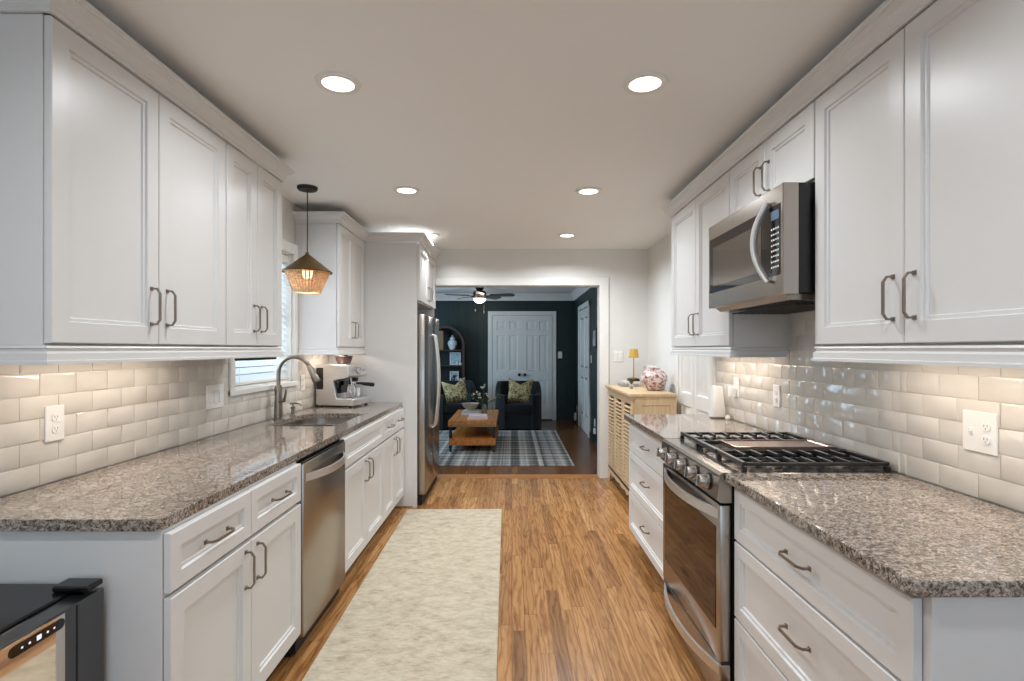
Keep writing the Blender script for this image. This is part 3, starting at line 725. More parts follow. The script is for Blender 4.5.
sd = MB().box(.779, .8185, RY0+.004, RY1-.004, .045, .192, .004).build('storage_drawer', steel, rg)
bow_handle(FR_(.779, 2.377, .165), .72, .056, .036, .012).build('handle', satin, sd, label='bowed steel drawer handle')
MB().box(.7815, .82, RY0+.006, RY1-.006, .1925, .2045).build('door_gap', black, rg)
# burners
for (bx, by, br) in ((1.02, 2.14, .045), (1.30, 2.14, .036), (1.02, 2.62, .036), (1.30, 2.62, .045), (1.16, 2.377, .05)):
    b_ = MB().lathe([(br+.012, 0), (br+.01, .009), (br, .012), (br, .016)], (bx, by, .9136)).build('burner_base', nickel, rg)
    MB().lathe([(br, 0), (br, .004), (br*.8, .007), (0, .008)], (bx, by, .9297)).build('burner_cap', black, b_)
def grate(y0, y1, bars=True):
    mb = MB(); x0, x1 = .872, 1.41; z0, z1 = .936, .951
    w_ = .0055
    for y in (y0, y1): mb.box(x0, x1, y-w_, y+w_, z0, z1-.003, .002)
    for x in (x0, x1): mb.box(x-w_*1.4, x+w_*1.4, y0-w_, y1+w_, z0-.001, z1, .002)
    n_ = 7; ym_ = (y0+y1)/2
    for k in range(n_):
        x = x0+(x1-x0)*(k+1)/(n_+1)
        for a, b in ((y0, ym_-.02), (ym_+.02, y1)):
            mb.box(x-.005, x+.005, a, b, z0, z1+.001, .002)
    mb.box(x0, x1, ym_-.004, ym_+.004, z0-.003, z0+.006)
    for x in (x0, x1):
        for y in (y0, y1): mb.box(x-.009, x+.009, y-.008, y+.008, .9136, z0-.003)
    return mb
grate(RY0+.018, 2.255).build('grate', iron, rg)
grate(2.51, RY1-.018).build('grate', iron, rg)
gm = MB(); gm.box(.872, 1.41, 2.272, 2.284, .932, .949, .002).box(.872, 1.41, 2.482, 2.494, .932, .949, .002).box(.862, .882, 2.265, 2.50, .932, .951, .002).box(1.40, 1.418, 2.265, 2.50, .932, .951, .002)
for x in (.880, 1.40):
    for y in (2.278, 2.488): gm.box(x-.008, x+.008, y-.006, y+.006, .9136, .932)
gm.build('grate', iron, rg)
MB().panel(.955, 1.375, 2.288, 2.478, [(0, .937), (0, .956), (.004, .957), (.012, .957), (.016, .9535)], Matrix()).build('griddle', glassy('griddle_steel', (150, 128, 116), .22, .8), rg, label='flat griddle plate over the middle burner')
# ------------------------------------------------------------------ microwave
mw = thing('microwave', 'stainless over-the-range microwave with arched handle', 'microwave', (1.25, 2.376, 1.58))
MY0, MY1, MZ0, MZ1 = 1.998, 2.752, 1.582, 1.998
MB().box(1.071, XR-.02, MY0, MY1, MZ0+.004, MZ1, .002).build('case', black, mw)
md = MB().panel(0, MY1-MY0, 0, MZ1-MZ0, [(0, 0), (0, .056), (.003, .059)], FR_(1.0705, MY1, MZ0)).build('door', steel, mw)
T = FR_(1.0115, MY1, MZ0)   # u=0 at the far (left in picture) end
MB(T).box(.02, .735, .075, .345, -.001, .0012).build('door_glass', bglass, md, label='black glass front')
MB(T).box(.065, .585, .105, .300, .0013, .0022).build('window', mw_glass, md)
ap = MB(T)
pts = []
for k in range(17):
    a = -1+2*k/16; pts.append((.655-.040*(1-a*a), .21+a*.155, .008+.040*(1-a*a)))
ap.tube(pts, .013, 8, flat=.9).build('handle', satin, md, label='chrome arched handle')
kb = MB(T)
for r_ in range(8):
    for c_ in range(4): kb.box(.668+c_*.0165, .676+c_*.0165, .105+r_*.021, .112+r_*.021, .0013, .0019)
kb.build('keypad', white_pl, md)
MB(T).box(.668, .727, .29, .325, .0013, .002).build('display', mat('display_blue', (92, 108, 128), .15), md)
lg = MB(T)
for k in range(6): lg.box(.33+k*.012, .337+k*.012, .372, .380, -.0005, .0006)
lg.build('emblem', chrome, md)
vm = MB()
vm.prism([(1.03, .0), (1.06, -.022), (1.40, -.035), (XR-.03, -.0), ], -(MY1-.03), -(MY0+.03), fr((0, 0, MZ0+.003), (1, 0, 0), (0, 0, 1), (0, -1, 0)))
vm.build('underside', steel_b, mw)
vg = MB()
for k in range(9): vg.box(1.10+k*.03, 1.112+k*.03, MY0+.08, MY1-.08, MZ0-.034-.0, MZ0-.0295+.001)
vg.build('vent_grille', blackm, mw)
# ------------------------------------------------------------------ refrigerator
rf = thing('refrigerator', 'stainless side-by-side refrigerator between the tall white panels', 'refrigerator', (-1.2, 5.16, 0))
MB().box(-1.57, -.845, 4.70, 5.63, .03, 1.67, .004).build('case', mat('fridge_grey', (110, 108, 106), .45), rf)
for a, b, hy in ((4.703, 5.162, 5.115), (5.168, 5.627, 5.215)):
    d_ = MB().box(-.842, -.765, a, b, .09, 1.685, .008, 2).build('door', steel, rf)
    pts = [(-.766, hy, .63)]
    for k in range(13):
        q = -1+2*k/12; pts.append((-.742+.035*(1-q*q), hy, 1.07+q*.43))
    pts.append((-.766, hy, 1.51))
    MB().tube(pts, .012, 8).build('handle', satin, d_)
    MB().box(-.80, -.78, a+.03 if a < 5 else b-.07, a+.07 if a < 5 else b-.03, 1.6855, 1.70, .003).build('hinge_cap', blackm, d_)
MB().box(-.838, -.79, 4.71, 5.62, .0, .082).build('kick_grille', blackm, rf)
# ------------------------------------------------------------------ beverage fridge in the lower left corner
bf = thing('beverage_fridge', 'black beverage fridge with reflective glass door in the lower left corner', 'fridge', (-1.35, 1.17, 0))
BY0, BY1, BZ = .82, 1.446, .742
MB().box(-1.57, -1.153, BY0, BY1, .02, BZ, .004).build('case', black, bf)
bd = MB()
TB = FL(-1.150, BY0, .03)
W_, H_ = BY1-BY0-.008, BZ-.038
bd.panel(0, W_, 0, H_, [(0, 0), (0, .052), (.003, .055)], TB)
bdo = bd.build('door', glassy('satin_black', (26, 28, 30), .22), bf)
MB(TB).box(.03, 1.308-BY0, .03, H_-.004, .0552, .0572).build('glass', mirror_glass, bdo, label='mirror-like dark door glass')
MB(TB).box(1.345-BY0, 1.349-BY0, .0, H_-.004, .0552, .0562).build('frame_seam', blackm, bdo)
ps = MB(TB)
pu0, pu1, pv, pr = .353, .474, H_-.024, .0125
poly = [(pu1+pr*math.cos(R(a)), pv+pr*math.sin(R(a))) for a in range(-90, 91, 18)]+[(pu0+pr*math.cos(R(a)), pv+pr*math.sin(R(a))) for a in range(90, 271, 18)]
ps.prism(poly, .0573, .0583); cpn = ps.build('control_panel', bglass, bdo)
for u, hw in ((.372, .0022), (.391, .0025), (.415, .006), (.438, .0025), (.456, .0022)):
    MB(TB).box(u-hw, u+hw, pv-hw*.9, pv+hw*.9, .0584, .0588).build('indicator', led_e, cpn)
MB().box(-1.195, -1.10, BY1-.06, BY1-.004, BZ+.0005, BZ+.017, .004).build('hinge', black, bf)

# ------------------------------------------------------------------ espresso machine
em = thing('espresso_machine', 'stainless espresso machine on the far end of the left counter', 'espresso machine', (-1.375, 4.38, CT), R(-13))
L_ = lambda: MB(WM[em.name])
L_().prism([(-.16, .012), (.16, .012), (.16, .06), (.15, .068), (.02, .068), (-.01, .21), (.12, .235), (.13, .25), (.12, .33), (.10, .335), (-.16, .335)], -.15, .15, fr((0, 0, 0), (1, 0, 0), (0, 0, 1), (0, -1, 0))).build('body', satin, em, bevel=.004)
for sx in (-.13, .13):
    for sy in (-.12, .12): L_().cyl((sx, sy, 0), (sx, sy, .012), .014, 10).build('foot', blackm, em)
L_().box(-.155, -.095, -.153, -.150, .14, .31, .001).build('side_inset', bglass, em)
L_().box(-.002, .012, -.125, .125, .072, .205, .003).build('dark_bay_sheet', bglass, em)  # black sheet added to darken the recess above the drip tray
L_().box(.03, .155, -.13, .13, .0685, .076, .003).build('drip_tray', chrome, em)
L_().lathe([(.036, 0), (.036, .02), (.03, .03), (0, .03)], T=fr((.075, .02, .225), (1, 0, 0), (0, -1, 0), (0, 0, -1))).build('group_head', blackm, em)
pf = L_().lathe([(.034, 0), (.036, .02), (.034, .03), (.012, .035), (.010, .05), (0, .05)], T=fr((.075, .02, .195), (1, 0, 0), (0, -1, 0), (0, 0, -1))).build('portafilter', chrome, em)
L_().tube([(.105, .02, .183), (.14, .02, .182), (.17, .02, .178), (.25, .02, .172), (.256, .02, .172)], [.008, .009, .014, .017, .012], 10).build('portafilter_handle', blackm, pf, label='black handle')
L_().lathe([(.032, 0), (.032, .008), (.027, .010), (.025, .008), (0, .008)], T=fr((.128, 0, .288), (0, 1, 0), (0, 0, 1), (1, 0, 0))).build('pressure_gauge', chrome, em)
for yy in (-.09, -.06, .07, .10):
    L_().cyl((.124, yy, .29), (.134, yy, .29), .011, 12).build('button', chrome, em)
L_().lathe([(.05, 0), (.066, .04), (.066, .055)], (-.03, .05, .336)).build('bean_hopper', mat('smoked_plastic', (84, 60, 58), .15), em)
L_().lathe([(.07, 0), (.07, .010), (.03, .014), (.028, .022), (0, .022)], (-.03, .05, .392)).build('hopper_lid', blackm, em)
L_().tube([(.10, -.115, .25), (.13, -.118, .23), (.14, -.12, .16), (.137, -.12, .10)], .006, 8).build('steam_wand', chrome, em)
cupm = cer
def cup(x, y, label, m, h=.07, r=.033):
    p_ = WM[em.name] @ Vector((x, y, .0765)); 
    t = MB().lathe([(r*.75, 0), (r, .01), (r*1.02, h), (r*.94, h), (r*.9, .012), (0, .012)], tuple(p_)).build('cup', m, label=label, cat='cup')
cup(.10, .015, 'grey-white cup under the espresso machine spout', cer)
MB().lathe([(.04, 0), (.045, .02), (.04, .07), (.034, .09), (.037, .098), (.032, .098), (.03, .09), (.036, .07), (.04, .02), (0, .006)], tuple(WM[em.name] @ Vector((.11, -.075, .0765)))).build('milk_jug', chrome, label='small steel milk jug on the espresso machine tray', cat='jug')
# ------------------------------------------------------------------ white diffuser on the right counter
df = thing('tower_device', 'white tapered tower device standing at the far end of the right counter', 'device', (1.375, 3.58, CT))
dl = []
for k, (hw, hd, z) in enumerate(((.040, .03, 0), (.046, .036, .006), (.045, .036, .05), (.033, .028, .19), (.031, .026, .205), (.026, .021, .208))):
    dl.append([(x+1.372, y+3.58, z+CT+.006) for x, y in rrect(-hw, hw, -hd, hd, (.012,)*4, 4)])
MB().loops(dl).build('shell', white_pl, df)
MB().box(1.335, 1.41, 3.55, 3.61, CT, CT+.0055).build('base', slot, df)
MB().lathe([(.012, 0), (.016, .01), (.012, .026), (0, .03)], (1.425-.013, 3.50, CT)).build('night_bulb', white_pl, label='tiny white knob on the counter beside the white tower', cat='knob')

# ------------------------------------------------------------------ louvered buffet
bu = thing('buffet', 'pale wood buffet cabinet with three louvered doors against the right wall', 'buffet', (1.20, 5.08, 0))
bx0, bx1, by0, by1, bz = 1.015, 1.385, 4.51, 5.64, .972
MB().box(bx0+.13, bx1, by0+.0005, by1, .14, bz-.001).box(bx0, bx0+.13, by0+.0005, by1, bz-.029, bz-.001).box(bx0, bx0+.13, by0+.0005, by1, .14, .164).box(bx0+.02, bx0+.13, by0, by0+.02, .14, bz-.001).box(bx0+.02, bx0+.13, by1-.02, by1, .14, bz-.001).build('carcass', pale_wood, bu)
MB().box(bx0-.03, bx1, by0-.03, by1+.01, bz, bz+.028, .006, 2).box(bx0-.015, bx1, by0-.015, by1+.005, bz-.022, bz-.0005, .004).build('top', pale_wood, bu)
MB().panel(0, bx1-bx0-.02, 0, bz-.16, [(0, 0), (0, .012), (.05, .012), (.056, .003)], FC(bx0+.02, by0-.0005, .14)).build('side_panel', pale_wood, bu)
dwid = (by1-by0-.02)/3
for k in range(3):
    a = by0+.01+k*dwid; b = a+dwid-.006
    m = MB(); f0, f1 = bx0-.004, bx0+.0195
    m.box(f0, f1, a, a+.06, .165, bz-.03).box(f0, f1, b-.06, b, .165, bz-.03).box(f0+.0005, f1, a+.06, b-.06, .165, .205).box(f0+.0005, f1, a+.06, b-.06, bz-.07, bz-.03)
    d_ = m.build('louvered_door', pale_wood, bu)
    s_ = MB(); z = .222
    while z < bz-.08:
        s_.box(-.012, .012, a+.0605, b-.0605, -.0025, .0025, T=Matrix.Translation((bx0-.001, 0, z)) @ Matrix.Rotation(R(-20), 4, 'Y')); z += .034
    s_.build('louvers', pale_wood, d_)
ap = []
n_ = 24
for k in range(n_+1):
    u = k/n_; y = (by1-by0)*u
    e = min(u, 1-u)*(by1-by0)
    if e < .05: z = .0
    elif e < .16: z = .11*math.sin((e-.05)/.11*math.pi/2)
    elif e < .30: z = .11-.03*math.sin((e-.16)/.14*math.pi)
    else: z = .11-.02*math.sin((e-.30)/.14*math.pi/2)
    ap.append((y, z))
MB().prism([(0, .164)]+ap+[(by1-by0, .164)], -.02, .0, fr((bx0, by0, 0), (0, 1, 0), (0, 0, 1), (-1, 0, 0))).build('apron', pale_wood, bu)
for y in (by0, by1-.05):
    MB().box(bx1-.05, bx1, y, y+.05, 0, .1395, .003).build('foot', pale_wood, bu)
MB().prism([(0, .139), (0, 0), (.05, 0), (.09, .09), (.20, .1), (.30, .09), (.32, .0), (.362, 0), (.362, .139)], -.02, 0, FC(bx0+.021, by0, 0)).build('side_apron', pale_wood, bu)
BT2 = bz+.028
MB().box(bx0+.112, bx0+.129, by0+.021, by1-.021, .166, bz-.031).build('louver_shade_sheet', dwood, bu, label='dark sheet standing in for the shade behind the louvers')  # dark sheet added to deepen the shade in the louver gaps
# things on the buffet
MB().box(1.09, 1.26, 5.30, 5.53, BT2, BT2+.028, .003).build('book', mat('book_grey', (150, 146, 144), .6), label='thick grey book lying at the bottom of the stack on the buffet', cat='book')
MB().box(1.13, 1.27, 5.32, 5.52, BT2+.0285, BT2+.05, .003).build('book', book_w, label='pale book in the middle of the stack on the buffet', cat='book')
MB().box(1.18, 1.28, 5.36, 5.49, BT2+.0505, BT2+.078, .003).build('book', book_d, label='small dark book on top of the stack on the buffet', cat='book')
lp = thing('table_lamp', 'small brass table lamp standing on the books on the buffet', 'lamp', (1.235, 5.43, BT2+.0785))
MB().lathe([(.032, 0), (.032, .006), (.006, .012), (.0055, .215), (0, .215)], (1.235, 5.43, BT2+.0785)).build('stem', gold, lp)
MB().lathe([(.053, 0), (.040, .09), (.038, .09), (.051, 0)], (1.235, 5.43, BT2+.285), cap=False).build('lamp_shade', mat('gold_shade', (214, 172, 84), .35, .6), lp)
vs_ = thing('ginger_jar', 'round pink and white patterned vase on the buffet', 'vase', (1.285, 4.84, BT2))
MB().lathe([(.05, 0), (.058, .004), (.10, .045), (.122, .10), (.118, .135), (.085, .175), (.055, .19), (.052, .2), (.057, .206), (.05, .206), (.046, .19)], (1.285, 4.84, BT2), 36, cap=True).build('vase_body', vase_m, vs_)
pfm = thing('photo_frame', 'thin white picture frame standing behind the pink vase', 'picture frame', (1.365, 5.3, BT2))
MB().box(1.362, 1.377, 5.08, 5.58, BT2, BT2+.21, .003).build('frame', white_pl, pfm)
MB().box(1.3605, 1.3618, 5.10, 5.56, BT2+.02, BT2+.19).build('picture', wallp, pfm)
lfv = thing('leafy_sprig', 'small green leafy sprig beside the pink vase', 'plant', (1.12, 5.02, BT2))
MB().lathe([(.018, 0), (.022, .02), (.016, .05), (.014, .05), (0, .045)], (1.12, 5.02, BT2)).build('bud_vase', clear_m, lfv)
m = MB()
for k in range(9):
    a = k*2.4; p0 = Vector((1.12, 5.02, BT2+.045)); p1 = p0+Vector((math.cos(a)*.03, math.sin(a)*.03, .03+.01*(k % 3)))
    m.tube([p0, (p0+p1)/2+Vector((0, 0, .01)), p1], [.002, .009, .001], 6, flat=.3)
m.build('leaves', leafm, lfv)

# ------------------------------------------------------------------ recessed ceiling lights
LR = [(-.695, 2.14, 'recessed ceiling light at the near left'), (.532, 2.14, 'recessed ceiling light at the near right'), (-.705, 3.58, 'middle recessed ceiling light on the left, near the pendant'),
      (.515, 3.60, 'middle recessed ceiling light on the right'), (-.76, 5.0, 'farthest recessed ceiling light on the left, partly behind the crown'), (.515, 5.0, 'farthest recessed ceiling light on the right')]
LP = 8.5
for k, (x, y, lb) in enumerate(LR):
    if k == 0:
        rl = thing('recessed_light', lb, 'ceiling light', (x, y, H-.008), group='recessed ceiling lights')
        MB().lathe([(.063, 0), (.086, .0), (.088, .0075), (.063, .0075)], (x, y, H-.008), 40, cap=False).build('trim_ring', trimw, rl)
        MB().lathe([(0, 0), (.0625, 0), (.0625, .005), (0, .005)], (x, y, H-.006), 40, cap=False).build('lens', lamp_e, rl)
        area('bulb', (x, y, H-.009), (0, 0, 0), .12, .12, LP, (.89, .95, 1), 'DISK', parent=rl, spread=155)
    else:
        r2 = dup(rl, (x, y, H-.008), 0, lb)
        for ch in r2.children:
            if ch.type == 'LIGHT': ch.data = ch.data.copy(); ch.data.energy = LP*(1, 1, 1.15, 1.15, 2.5, 2.5)[k]
# dining-end recessed light behind the camera keeps the same rhythm
for x in (-.7, .52):
    dup(rl, (x, .7, H-.008), 0, 'recessed ceiling light behind the camera')

# ------------------------------------------------------------------ pendant over the sink
px_, py_ = -1.345, 3.517
pn = thing('pendant_lamp', 'pendant lamp with olive cone and woven rattan shade over the sink', 'pendant lamp', (px_, py_, 1.745))
MB().lathe([(.065, H), (.065, H-.012), (.058, H-.022), (0, H-.024)], (px_, py_, 0), cap=False).build('ceiling_canopy', blackm, pn)
MB().cyl((px_, py_, H-.02), (px_, py_, 2.0), .0035, 8).build('cord', blackm, pn)
MB().lathe([(.012, 2.01), (.014, 1.995), (.028, 1.985), (.158, 1.882), (.156, 1.876), (.02, 1.978)], (px_, py_, 0), 40).build('cone_shade', shade_o, pn)
rt = MB()
r0, z0_, r1, z1_ = .138, 1.882, .080, 1.748
nst = 34
for k in range(nst):
    a = 2*math.pi*k/nst
    rt.tube([(px_+r0*math.cos(a), py_+r0*math.sin(a), z0_), (px_+r1*math.cos(a), py_+r1*math.sin(a), z1_)], .0052, 4)
for j in range(15):
    q = j/14; r_ = r0+(r1-r0)*q+.001; z = z0_+(z1_-z0_)*q; rr = .0065 if j in (0, 14) else .0036
    rt.tube([(px_+r_*math.cos(2*math.pi*i/30), py_+r_*math.sin(2*math.pi*i/30), z) for i in range(30)], rr, 5, closed=True)
rt.build('woven_shade', rattan, pn)
MB().lathe([(.01, 1.975), (.02, 1.96), (.02, 1.92), (.03, 1.90), (.035, 1.87), (.025, 1.845), (0, 1.84)], (px_, py_, 0)).build('bulb_glass', emis('warm_bulb', (255, 214, 170), 6), pn)
pl_ = bpy.data.lights.new('bulb', 'POINT'); pl_.energy = 1.6; pl_.color = (1, .84, .68); pl_.shadow_soft_size = .04
po = bpy.data.objects.new('bulb', pl_); COL.objects.link(po); po.parent = pn; po.location = (0, 0, .06)

# ------------------------------------------------------------------ runner rug
T = Matrix.Translation((-.473, 2.95, 0)) @ Matrix.Rotation(R(.6), 4, 'Z')
MB(T).box(-.402, .402, -1.62, 1.62, .0005, .009, .003).build('runner_rug', rug_m, label='long cream runner rug on the oak floor between the cabinets', cat='rug')

# ------------------------------------------------------------------ living room
MB().box(-1.9, .735, 6.29, 9.02, .0005, .009, .002).build('plaid_rug', plaid_m, label='grey plaid area rug under the wooden coffee table', cat='rug')
ct = thing('coffee_table', 'honey wood two-tier coffee table on casters on the plaid rug', 'coffee table', (-.52, 7.72, .01))
tx0, tx1, ty0, ty1 = -.845, -.205, 7.06, 8.38
m = MB().box(tx0, tx1, ty0, ty1, .345, .425, .004).build('tabletop', table_wood, ct)
MB().box(tx0+.03, tx1-.03, ty0-.004, ty0+.0005, .352, .385).build('end_trim', tan_wood, m)
MB().box(tx0+.01, tx1-.01, ty0+.005, ty1-.005, .10, .195, .004).build('lower_shelf', table_wood, ct)
for x in (tx0+.03, tx1-.03):
    for y in (ty0+.04, ty1-.04):
        lg_ = MB().box(x-.018, x+.018, y-.018, y+.018, .078, .099).box(x-.018, x+.018, y-.018, y+.018, .1955, .3445).build('leg', blackm, ct)
        MB().cyl((x-.014, y, .037), (x+.014, y, .037), .027, 16).box(x-.018, x+.018, y-.006, y+.006, .05, .077).build('caster', iron, lg_)
# things on the coffee table
TZ = .4255
MB().box(-.60, -.32, 7.18, 7.40, TZ, TZ+.03, .003).build('book', book_w, label='pale pink book at the front of the coffee table', cat='book', group='books on the coffee table')
MB().box(-.585, -.335, 7.19, 7.39, TZ+.0305, TZ+.055, .003).build('book', mat('book_pink', (226, 206, 208), .6), label='pale book on top at the front of the coffee table', cat='book', group='books on the coffee table')
MB().box(-.72, -.46, 7.62, 7.86, TZ, TZ+.035, .003).build('book', mat('book_white', (214, 214, 214), .6), label='white book under the bowl on the coffee table', cat='book', group='books on the coffee table')
MB().box(-.70, -.48, 7.64, 7.84, TZ+.0355, TZ+.065, .003).build('book', mat('book_cream', (190, 186, 180), .6), label='greyish book directly under the bowl', cat='book', group='books on the coffee table')
MB().lathe([(.045, 0), (.05, .008), (.10, .05), (.128, .10), (.122, .10), (.09, .05), (0, .02)], (-.60, 7.74, TZ+.0655), 32).build('bowl', mat('stone_bowl', (176, 166, 152), .5), label='wide stone-coloured bowl on the books on the coffee table', cat='bowl')
fv = thing('flower_vase', 'small glass vase with cream flowers and leaves on the coffee table', 'flower vase', (-.40, 7.72, TZ))
MB().lathe([(.035, 0), (.04, .01), (.045, .08), (.03, .13), (.034, .15), (.028, .15), (.024, .13), (.038, .08), (0, .012)], (-.40, 7.72, TZ)).build('vase', clear_m, fv)
st = MB(); pe = MB(); le = MB(); rnd = random.Random(4)
for k, (dx, dy, dz) in enumerate(((-.13, 0, .28), (-.17, -.02, .22), (-.02, .02, .38), (.06, 0, .26), (.20, -.01, .24), (.13, .04, .22), (-.06, -.04, .25))):
    p0 = Vector((-.40, 7.72, TZ+.03)); p1 = p0+Vector((dx, dy, dz)); st.tube([p0, p0.lerp(p1, .5)+Vector((-dx*.15, 0, .03)), p1], .0035, 5)
    for j in range(6):
        c_ = p1+Vector((rnd.uniform(-.03, .03), rnd.uniform(-.03, .03), rnd.uniform(-.03, .03)))
        (pe if k % 3 != 1 else le).add(*(lambda b: b)(([c_+Vector(v)*.016 for v in ((1, 0, 0), (-1, 0, 0), (0, 1, 0), (0, -1, 0), (0, 0, 1), (0, 0, -1))], [(0, 2, 4), (2, 1, 4), (1, 3, 4), (3, 0, 4), (2, 0, 5), (1, 2, 5), (3, 1, 5), (0, 3, 5)])))
    q = p0.lerp(p1, .65); le.tube([q, q+Vector((.02, 0, .03)), q+Vector((.045, 0, .04))], [.002, .012, .001], 6, flat=.3)
st.build('stems', leafm, fv); pe.build('blossoms', petal, fv); le.build('leaves', leafm, fv)
# barrel armchairs
def armchair(x, y, rz, label):
    t = thing('armchair', label, 'armchair', (x, y, .0), rz, group='charcoal barrel armchairs')
    M_ = WM[t.name]; mb = MB(M_)
    n_ = 40; ringo = []; hw, hd = .40, .40
    def sq(a, k):
        c_, s_ = math.cos(a), math.sin(a); p_ = 3.2
        r_ = 1/((abs(c_)**p_+abs(s_)**p_)**(1/p_)); return (c_*r_*hw*k, s_*r_*hd*k)
    rows = []
    for i in range(n_+1):
        a = R(-58+(296)*i/n_)      # opening faces local -Y
        q = i/n_; e = abs(q-.5)*2
        hgt = .80 if e < .42 else .80-(.80-.60)*min(1, (e-.42)/.35)**.8
        xo, yo = sq(a, 1); xi, yi = sq(a, .76)
        rows.append([(xo, yo, .03), (xo*1.0, yo, hgt-.03), (xo*.96, yo*.96, hgt), (xi*1.04, yi*1.04, hgt), (xi, yi, hgt-.03), (xi, yi, .03)])
    mb.loops(rows); mb.build('shell', velvet, t)
    MB(M_).box(-.285, .285, -.37, .29, .28, .455, .045, 4).build('seat_cushion', velvet, t)
    MB(M_).box(-.29, .29, -.345, .28, .03, .275, .01).build('base', velvet, t)
    return t
def mk_pillow(label, x, y, z, rz, tilt, roll, s=.24):
    n_ = 18; vs = []; fs = []
    for side in (1, -1):
        for j in range(n_+1):
            for i in range(n_+1):
                u = -1+2*i/n_; v = -1+2*j/n_
                th = .075*((1-u**4)*(1-v**4))**.6
                X = u*s*(1-.10*(1-abs(v)**1.5)*(abs(u))); Z = v*s*(1-.08*(1-abs(u)))
                if v > 0: Z -= .10*(1-abs(u))**1.3*v**2
                vs.append((X, side*th, Z))
    N = (n_+1)**2
    for k in range(2):
        for j in range(n_):
            for i in range(n_):
                a = k*N+j*(n_+1)+i; f = (a, a+1, a+n_+2, a+n_+1); fs.append(f if k else f[::-1])
    t = MB(); M_ = Matrix.Translation((x, y, z)) @ Matrix.Rotation(rz, 4, 'Z') @ Matrix.Rotation(tilt, 4, 'X') @ Matrix.Rotation(roll, 4, 'Y')
    t.add(vs, fs, M_); o = t.build('throw_pillow', pillow_m, label=label, cat='pillow', group='patterned throw pillows'); return o
armchair(.11, 9.33, 0, 'charcoal barrel armchair in front of the white double doors')
armchair(-1.02, 9.38, R(14), 'charcoal barrel armchair in front of the arched shelf')
mk_pillow('beige patterned throw pillow on the armchair by the double doors', .14, 9.25, .655, 0, R(-16), R(4), .215)
mk_pillow('beige patterned throw pillow on the armchair by the arched shelf', -.975, 9.25, .645, R(14), R(-16), R(-10), .215)
# arched shelf
ab = thing('arched_bookcase', 'tall dark wood arched display shelf in the far left corner', 'shelf', (-1.25, 10.17, 0))
ax, rO, az = -1.25, .36, 1.45
def arch(r_, z0__=0, n__=24): return [(-r_, z0__)]+[(-r_*math.cos(math.pi*k/n__), az+r_*math.sin(math.pi*k/n__)) for k in range(n__+1)]+[(r_, z0__)]
T = fr((ax, 10.02, 0), (1, 0, 0), (0, 0, 1), (0, -1, 0))
m = MB(T); o_ = arch(rO, .02); i_ = arch(rO-.045, .02)
for zf, zb in ((0, -.30),):
    n__ = len(o_); vs = [(x, z, 0) for x, z in o_]+[(x, z, 0) for x, z in i_]+[(x, z, -.30) for x, z in o_]+[(x, z, -.30) for x, z in i_]
    fs = []
    for k in range(n__-1):
        fs += [(k, k+1, n__+k+1, n__+k), (2*n__+k, 3*n__+k, 3*n__+k+1, 2*n__+k+1), (k, 2*n__+k, 2*n__+k+1, k+1), (n__+k, n__+k+1, 3*n__+k+1, 3*n__+k)]
    fs += [(0, n__, 3*n__, 2*n__), (n__-1, 3*n__-1, 4*n__-1, 2*n__-1)]
    m.add(vs, fs)
m.build('frame', dwood, ab)
MB(T).prism(arch(rO-.046, .02), -.2995, -.285).build('back_panel', blackm, ab)
for z in (.06, .40, .73, 1.05, 1.34): MB().box(ax-rO+.047, ax+rO-.047, 10.03, 10.30, z, z+.022).build('shelf', dwood, ab)
MB().box(-1.385, -1.295, 10.06, 10.10, 1.3625, 1.72, .004).build('wooden_board', tan_wood, label='tall tan wooden board standing on the top shelf', cat='decoration')
jr = thing('ginger_jar', 'white lidded ginger jar on the top arched shelf', 'jar', (-1.13, 10.15, 1.3625))
MB().lathe([(.045, 0), (.05, .01), (.085, .09), (.09, .13), (.07, .17), (.04, .19), (.04, .2)], (-1.13, 10.15, 1.3625)).build('jar_body', cer, jr)
MB().lathe([(.05, .2005), (.052, .215), (.03, .24), (.012, .25), (.015, .27), (0, .28)], (-1.13, 10.15, 1.3625)).build('lid', cer, jr)
def pframe(name, label, x, y, z, w_, h_, fm, pm, n=1):
    t = thing(name, label, 'picture frame', (x, y, z))
    MB(FC(x-w_/2, y, z)).panel(0, w_, 0, h_, [(0, 0), (0, .018), (.02, .018), (.022, .012)], Matrix()).build('frame', fm, t)
    MB(FC(x-w_/2, y, z)).box(.023, w_-.023, .023, h_-.023, .0121, .0135).build('picture', pm, t); return t
pframe('picture_frame', 'pale blue framed picture on the middle arched shelf', -1.08, 10.2, 1.0725, .21, .24, cer, m_photo('pale_blue_print', (150, 178, 184), (176, 198, 200)))
pframe('picture_frame', 'white framed black-and-white photo on the lower arched shelf', -1.10, 10.2, .7525, .17, .2, white_pl, m_photo('monochrome_print', (20, 20, 24), (190, 196, 200), 14))
MB().lathe([(.02, 0), (.026, .02), (.022, .05), (.03, .07), (0, .08)], (-1.03, 10.1, 1.0725)).build('figurine', cer, label='small white figurine in front of the pale blue picture', cat='figurine')
MB().lathe([(.03, 0), (.035, .02), (.03, .04), (0, .055)], (-.975, 10.12, 1.0725)).build('figurine', cer, label='small white round figurine at the right end of the middle shelf', cat='figurine')
MB().lathe([(.018, 0), (.022, .02), (.018, .07), (0, .075)], (-.975, 10.14, .7525)).build('candle', cer, label='small white candle beside the black-and-white photo', cat='candle')
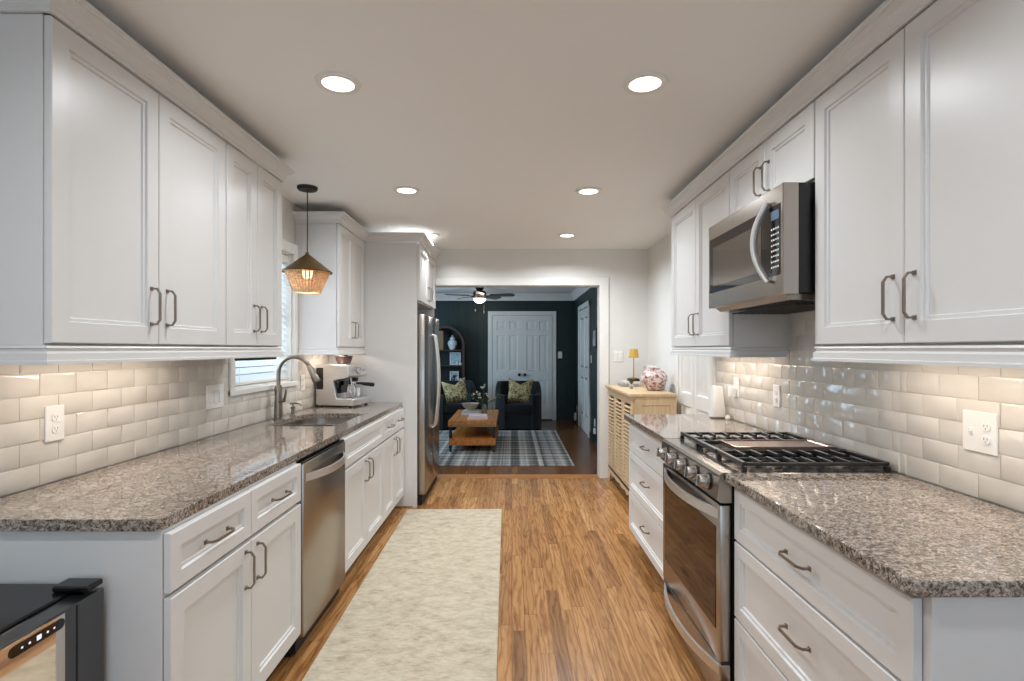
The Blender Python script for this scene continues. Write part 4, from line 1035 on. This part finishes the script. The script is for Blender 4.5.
# picture on living right wall
pr_ = thing('picture_frame', 'small framed picture on the dark right living room wall', 'picture frame', (XFR, 7.75, 1.40))
MB(FR_(XFR, 7.98, 1.38)).panel(0, .38, 0, .30, [(0, .001), (0, .02), (.025, .02), (.028, .012)], Matrix()).build('frame', dwood, pr_)
MB(FR_(XFR, 7.98, 1.38)).box(.05, .33, .04, .26, .0122, .0135).build('picture', m_photo('grey_print', (150, 156, 158), (196, 200, 200), 9), pr_)
# ceiling fan
fn = thing('ceiling_fan', 'dark ceiling fan with a lit glass bowl in the living room', 'ceiling fan', (-.55, 9.1, 2.15))
cx, cy = -.55, 9.1
MB().lathe([(.06, H), (.075, H-.03), (.05, H-.06), (.05, H-.07), (.10, H-.085), (.115, H-.12), (.105, H-.16), (.06, H-.185), (.06, H-.2)], (cx, cy, 0), 32).build('motor_housing', fanm, fn)
for k in range(5):
    a = R(-14+72*k); M_ = Matrix.Translation((cx, cy, H-.165)) @ Matrix.Rotation(a, 4, 'Z') @ Matrix.Rotation(R(-13), 4, 'X')
    br_ = MB(M_).box(.10, .22, -.02, .02, -.004, .003, .001).build('blade_arm', fanm, fn)
    poly = [(.19, -.05), (.24, -.065), (.55, -.075), (.60, -.055), (.615, 0), (.60, .055), (.55, .075), (.24, .065), (.19, .05)]
    MB(M_).prism(poly, .0035, .010).build('blade', fanm, fn)
MB().lathe([(.062, H-.2005), (.10, H-.205), (.105, H-.215), (.10, H-.24), (.07, H-.27), (.03, H-.285), (0, H-.288)], (cx, cy, 0), 32).build('light_bowl', bowl_e, fn)
for dx, l in ((-.07, .14), (.08, .18)):
    MB().cyl((cx+dx, cy-.09, H-.2), (cx+dx, cy-.09, H-.2-l-.05), .002, 5).lathe([(.003, 0), (.008, .01), (.006, .04), (0, .045)], (cx+dx, cy-.09, H-.2-l-.095), 8).build('pull_chain', nickel, fn)
pl_ = bpy.data.lights.new('bulb', 'POINT'); pl_.energy = 5; pl_.color = (1, .9, .78); pl_.shadow_soft_size = .09
po = bpy.data.objects.new('bulb', pl_); COL.objects.link(po); po.parent = fn; po.location = (0, 0, -.08)
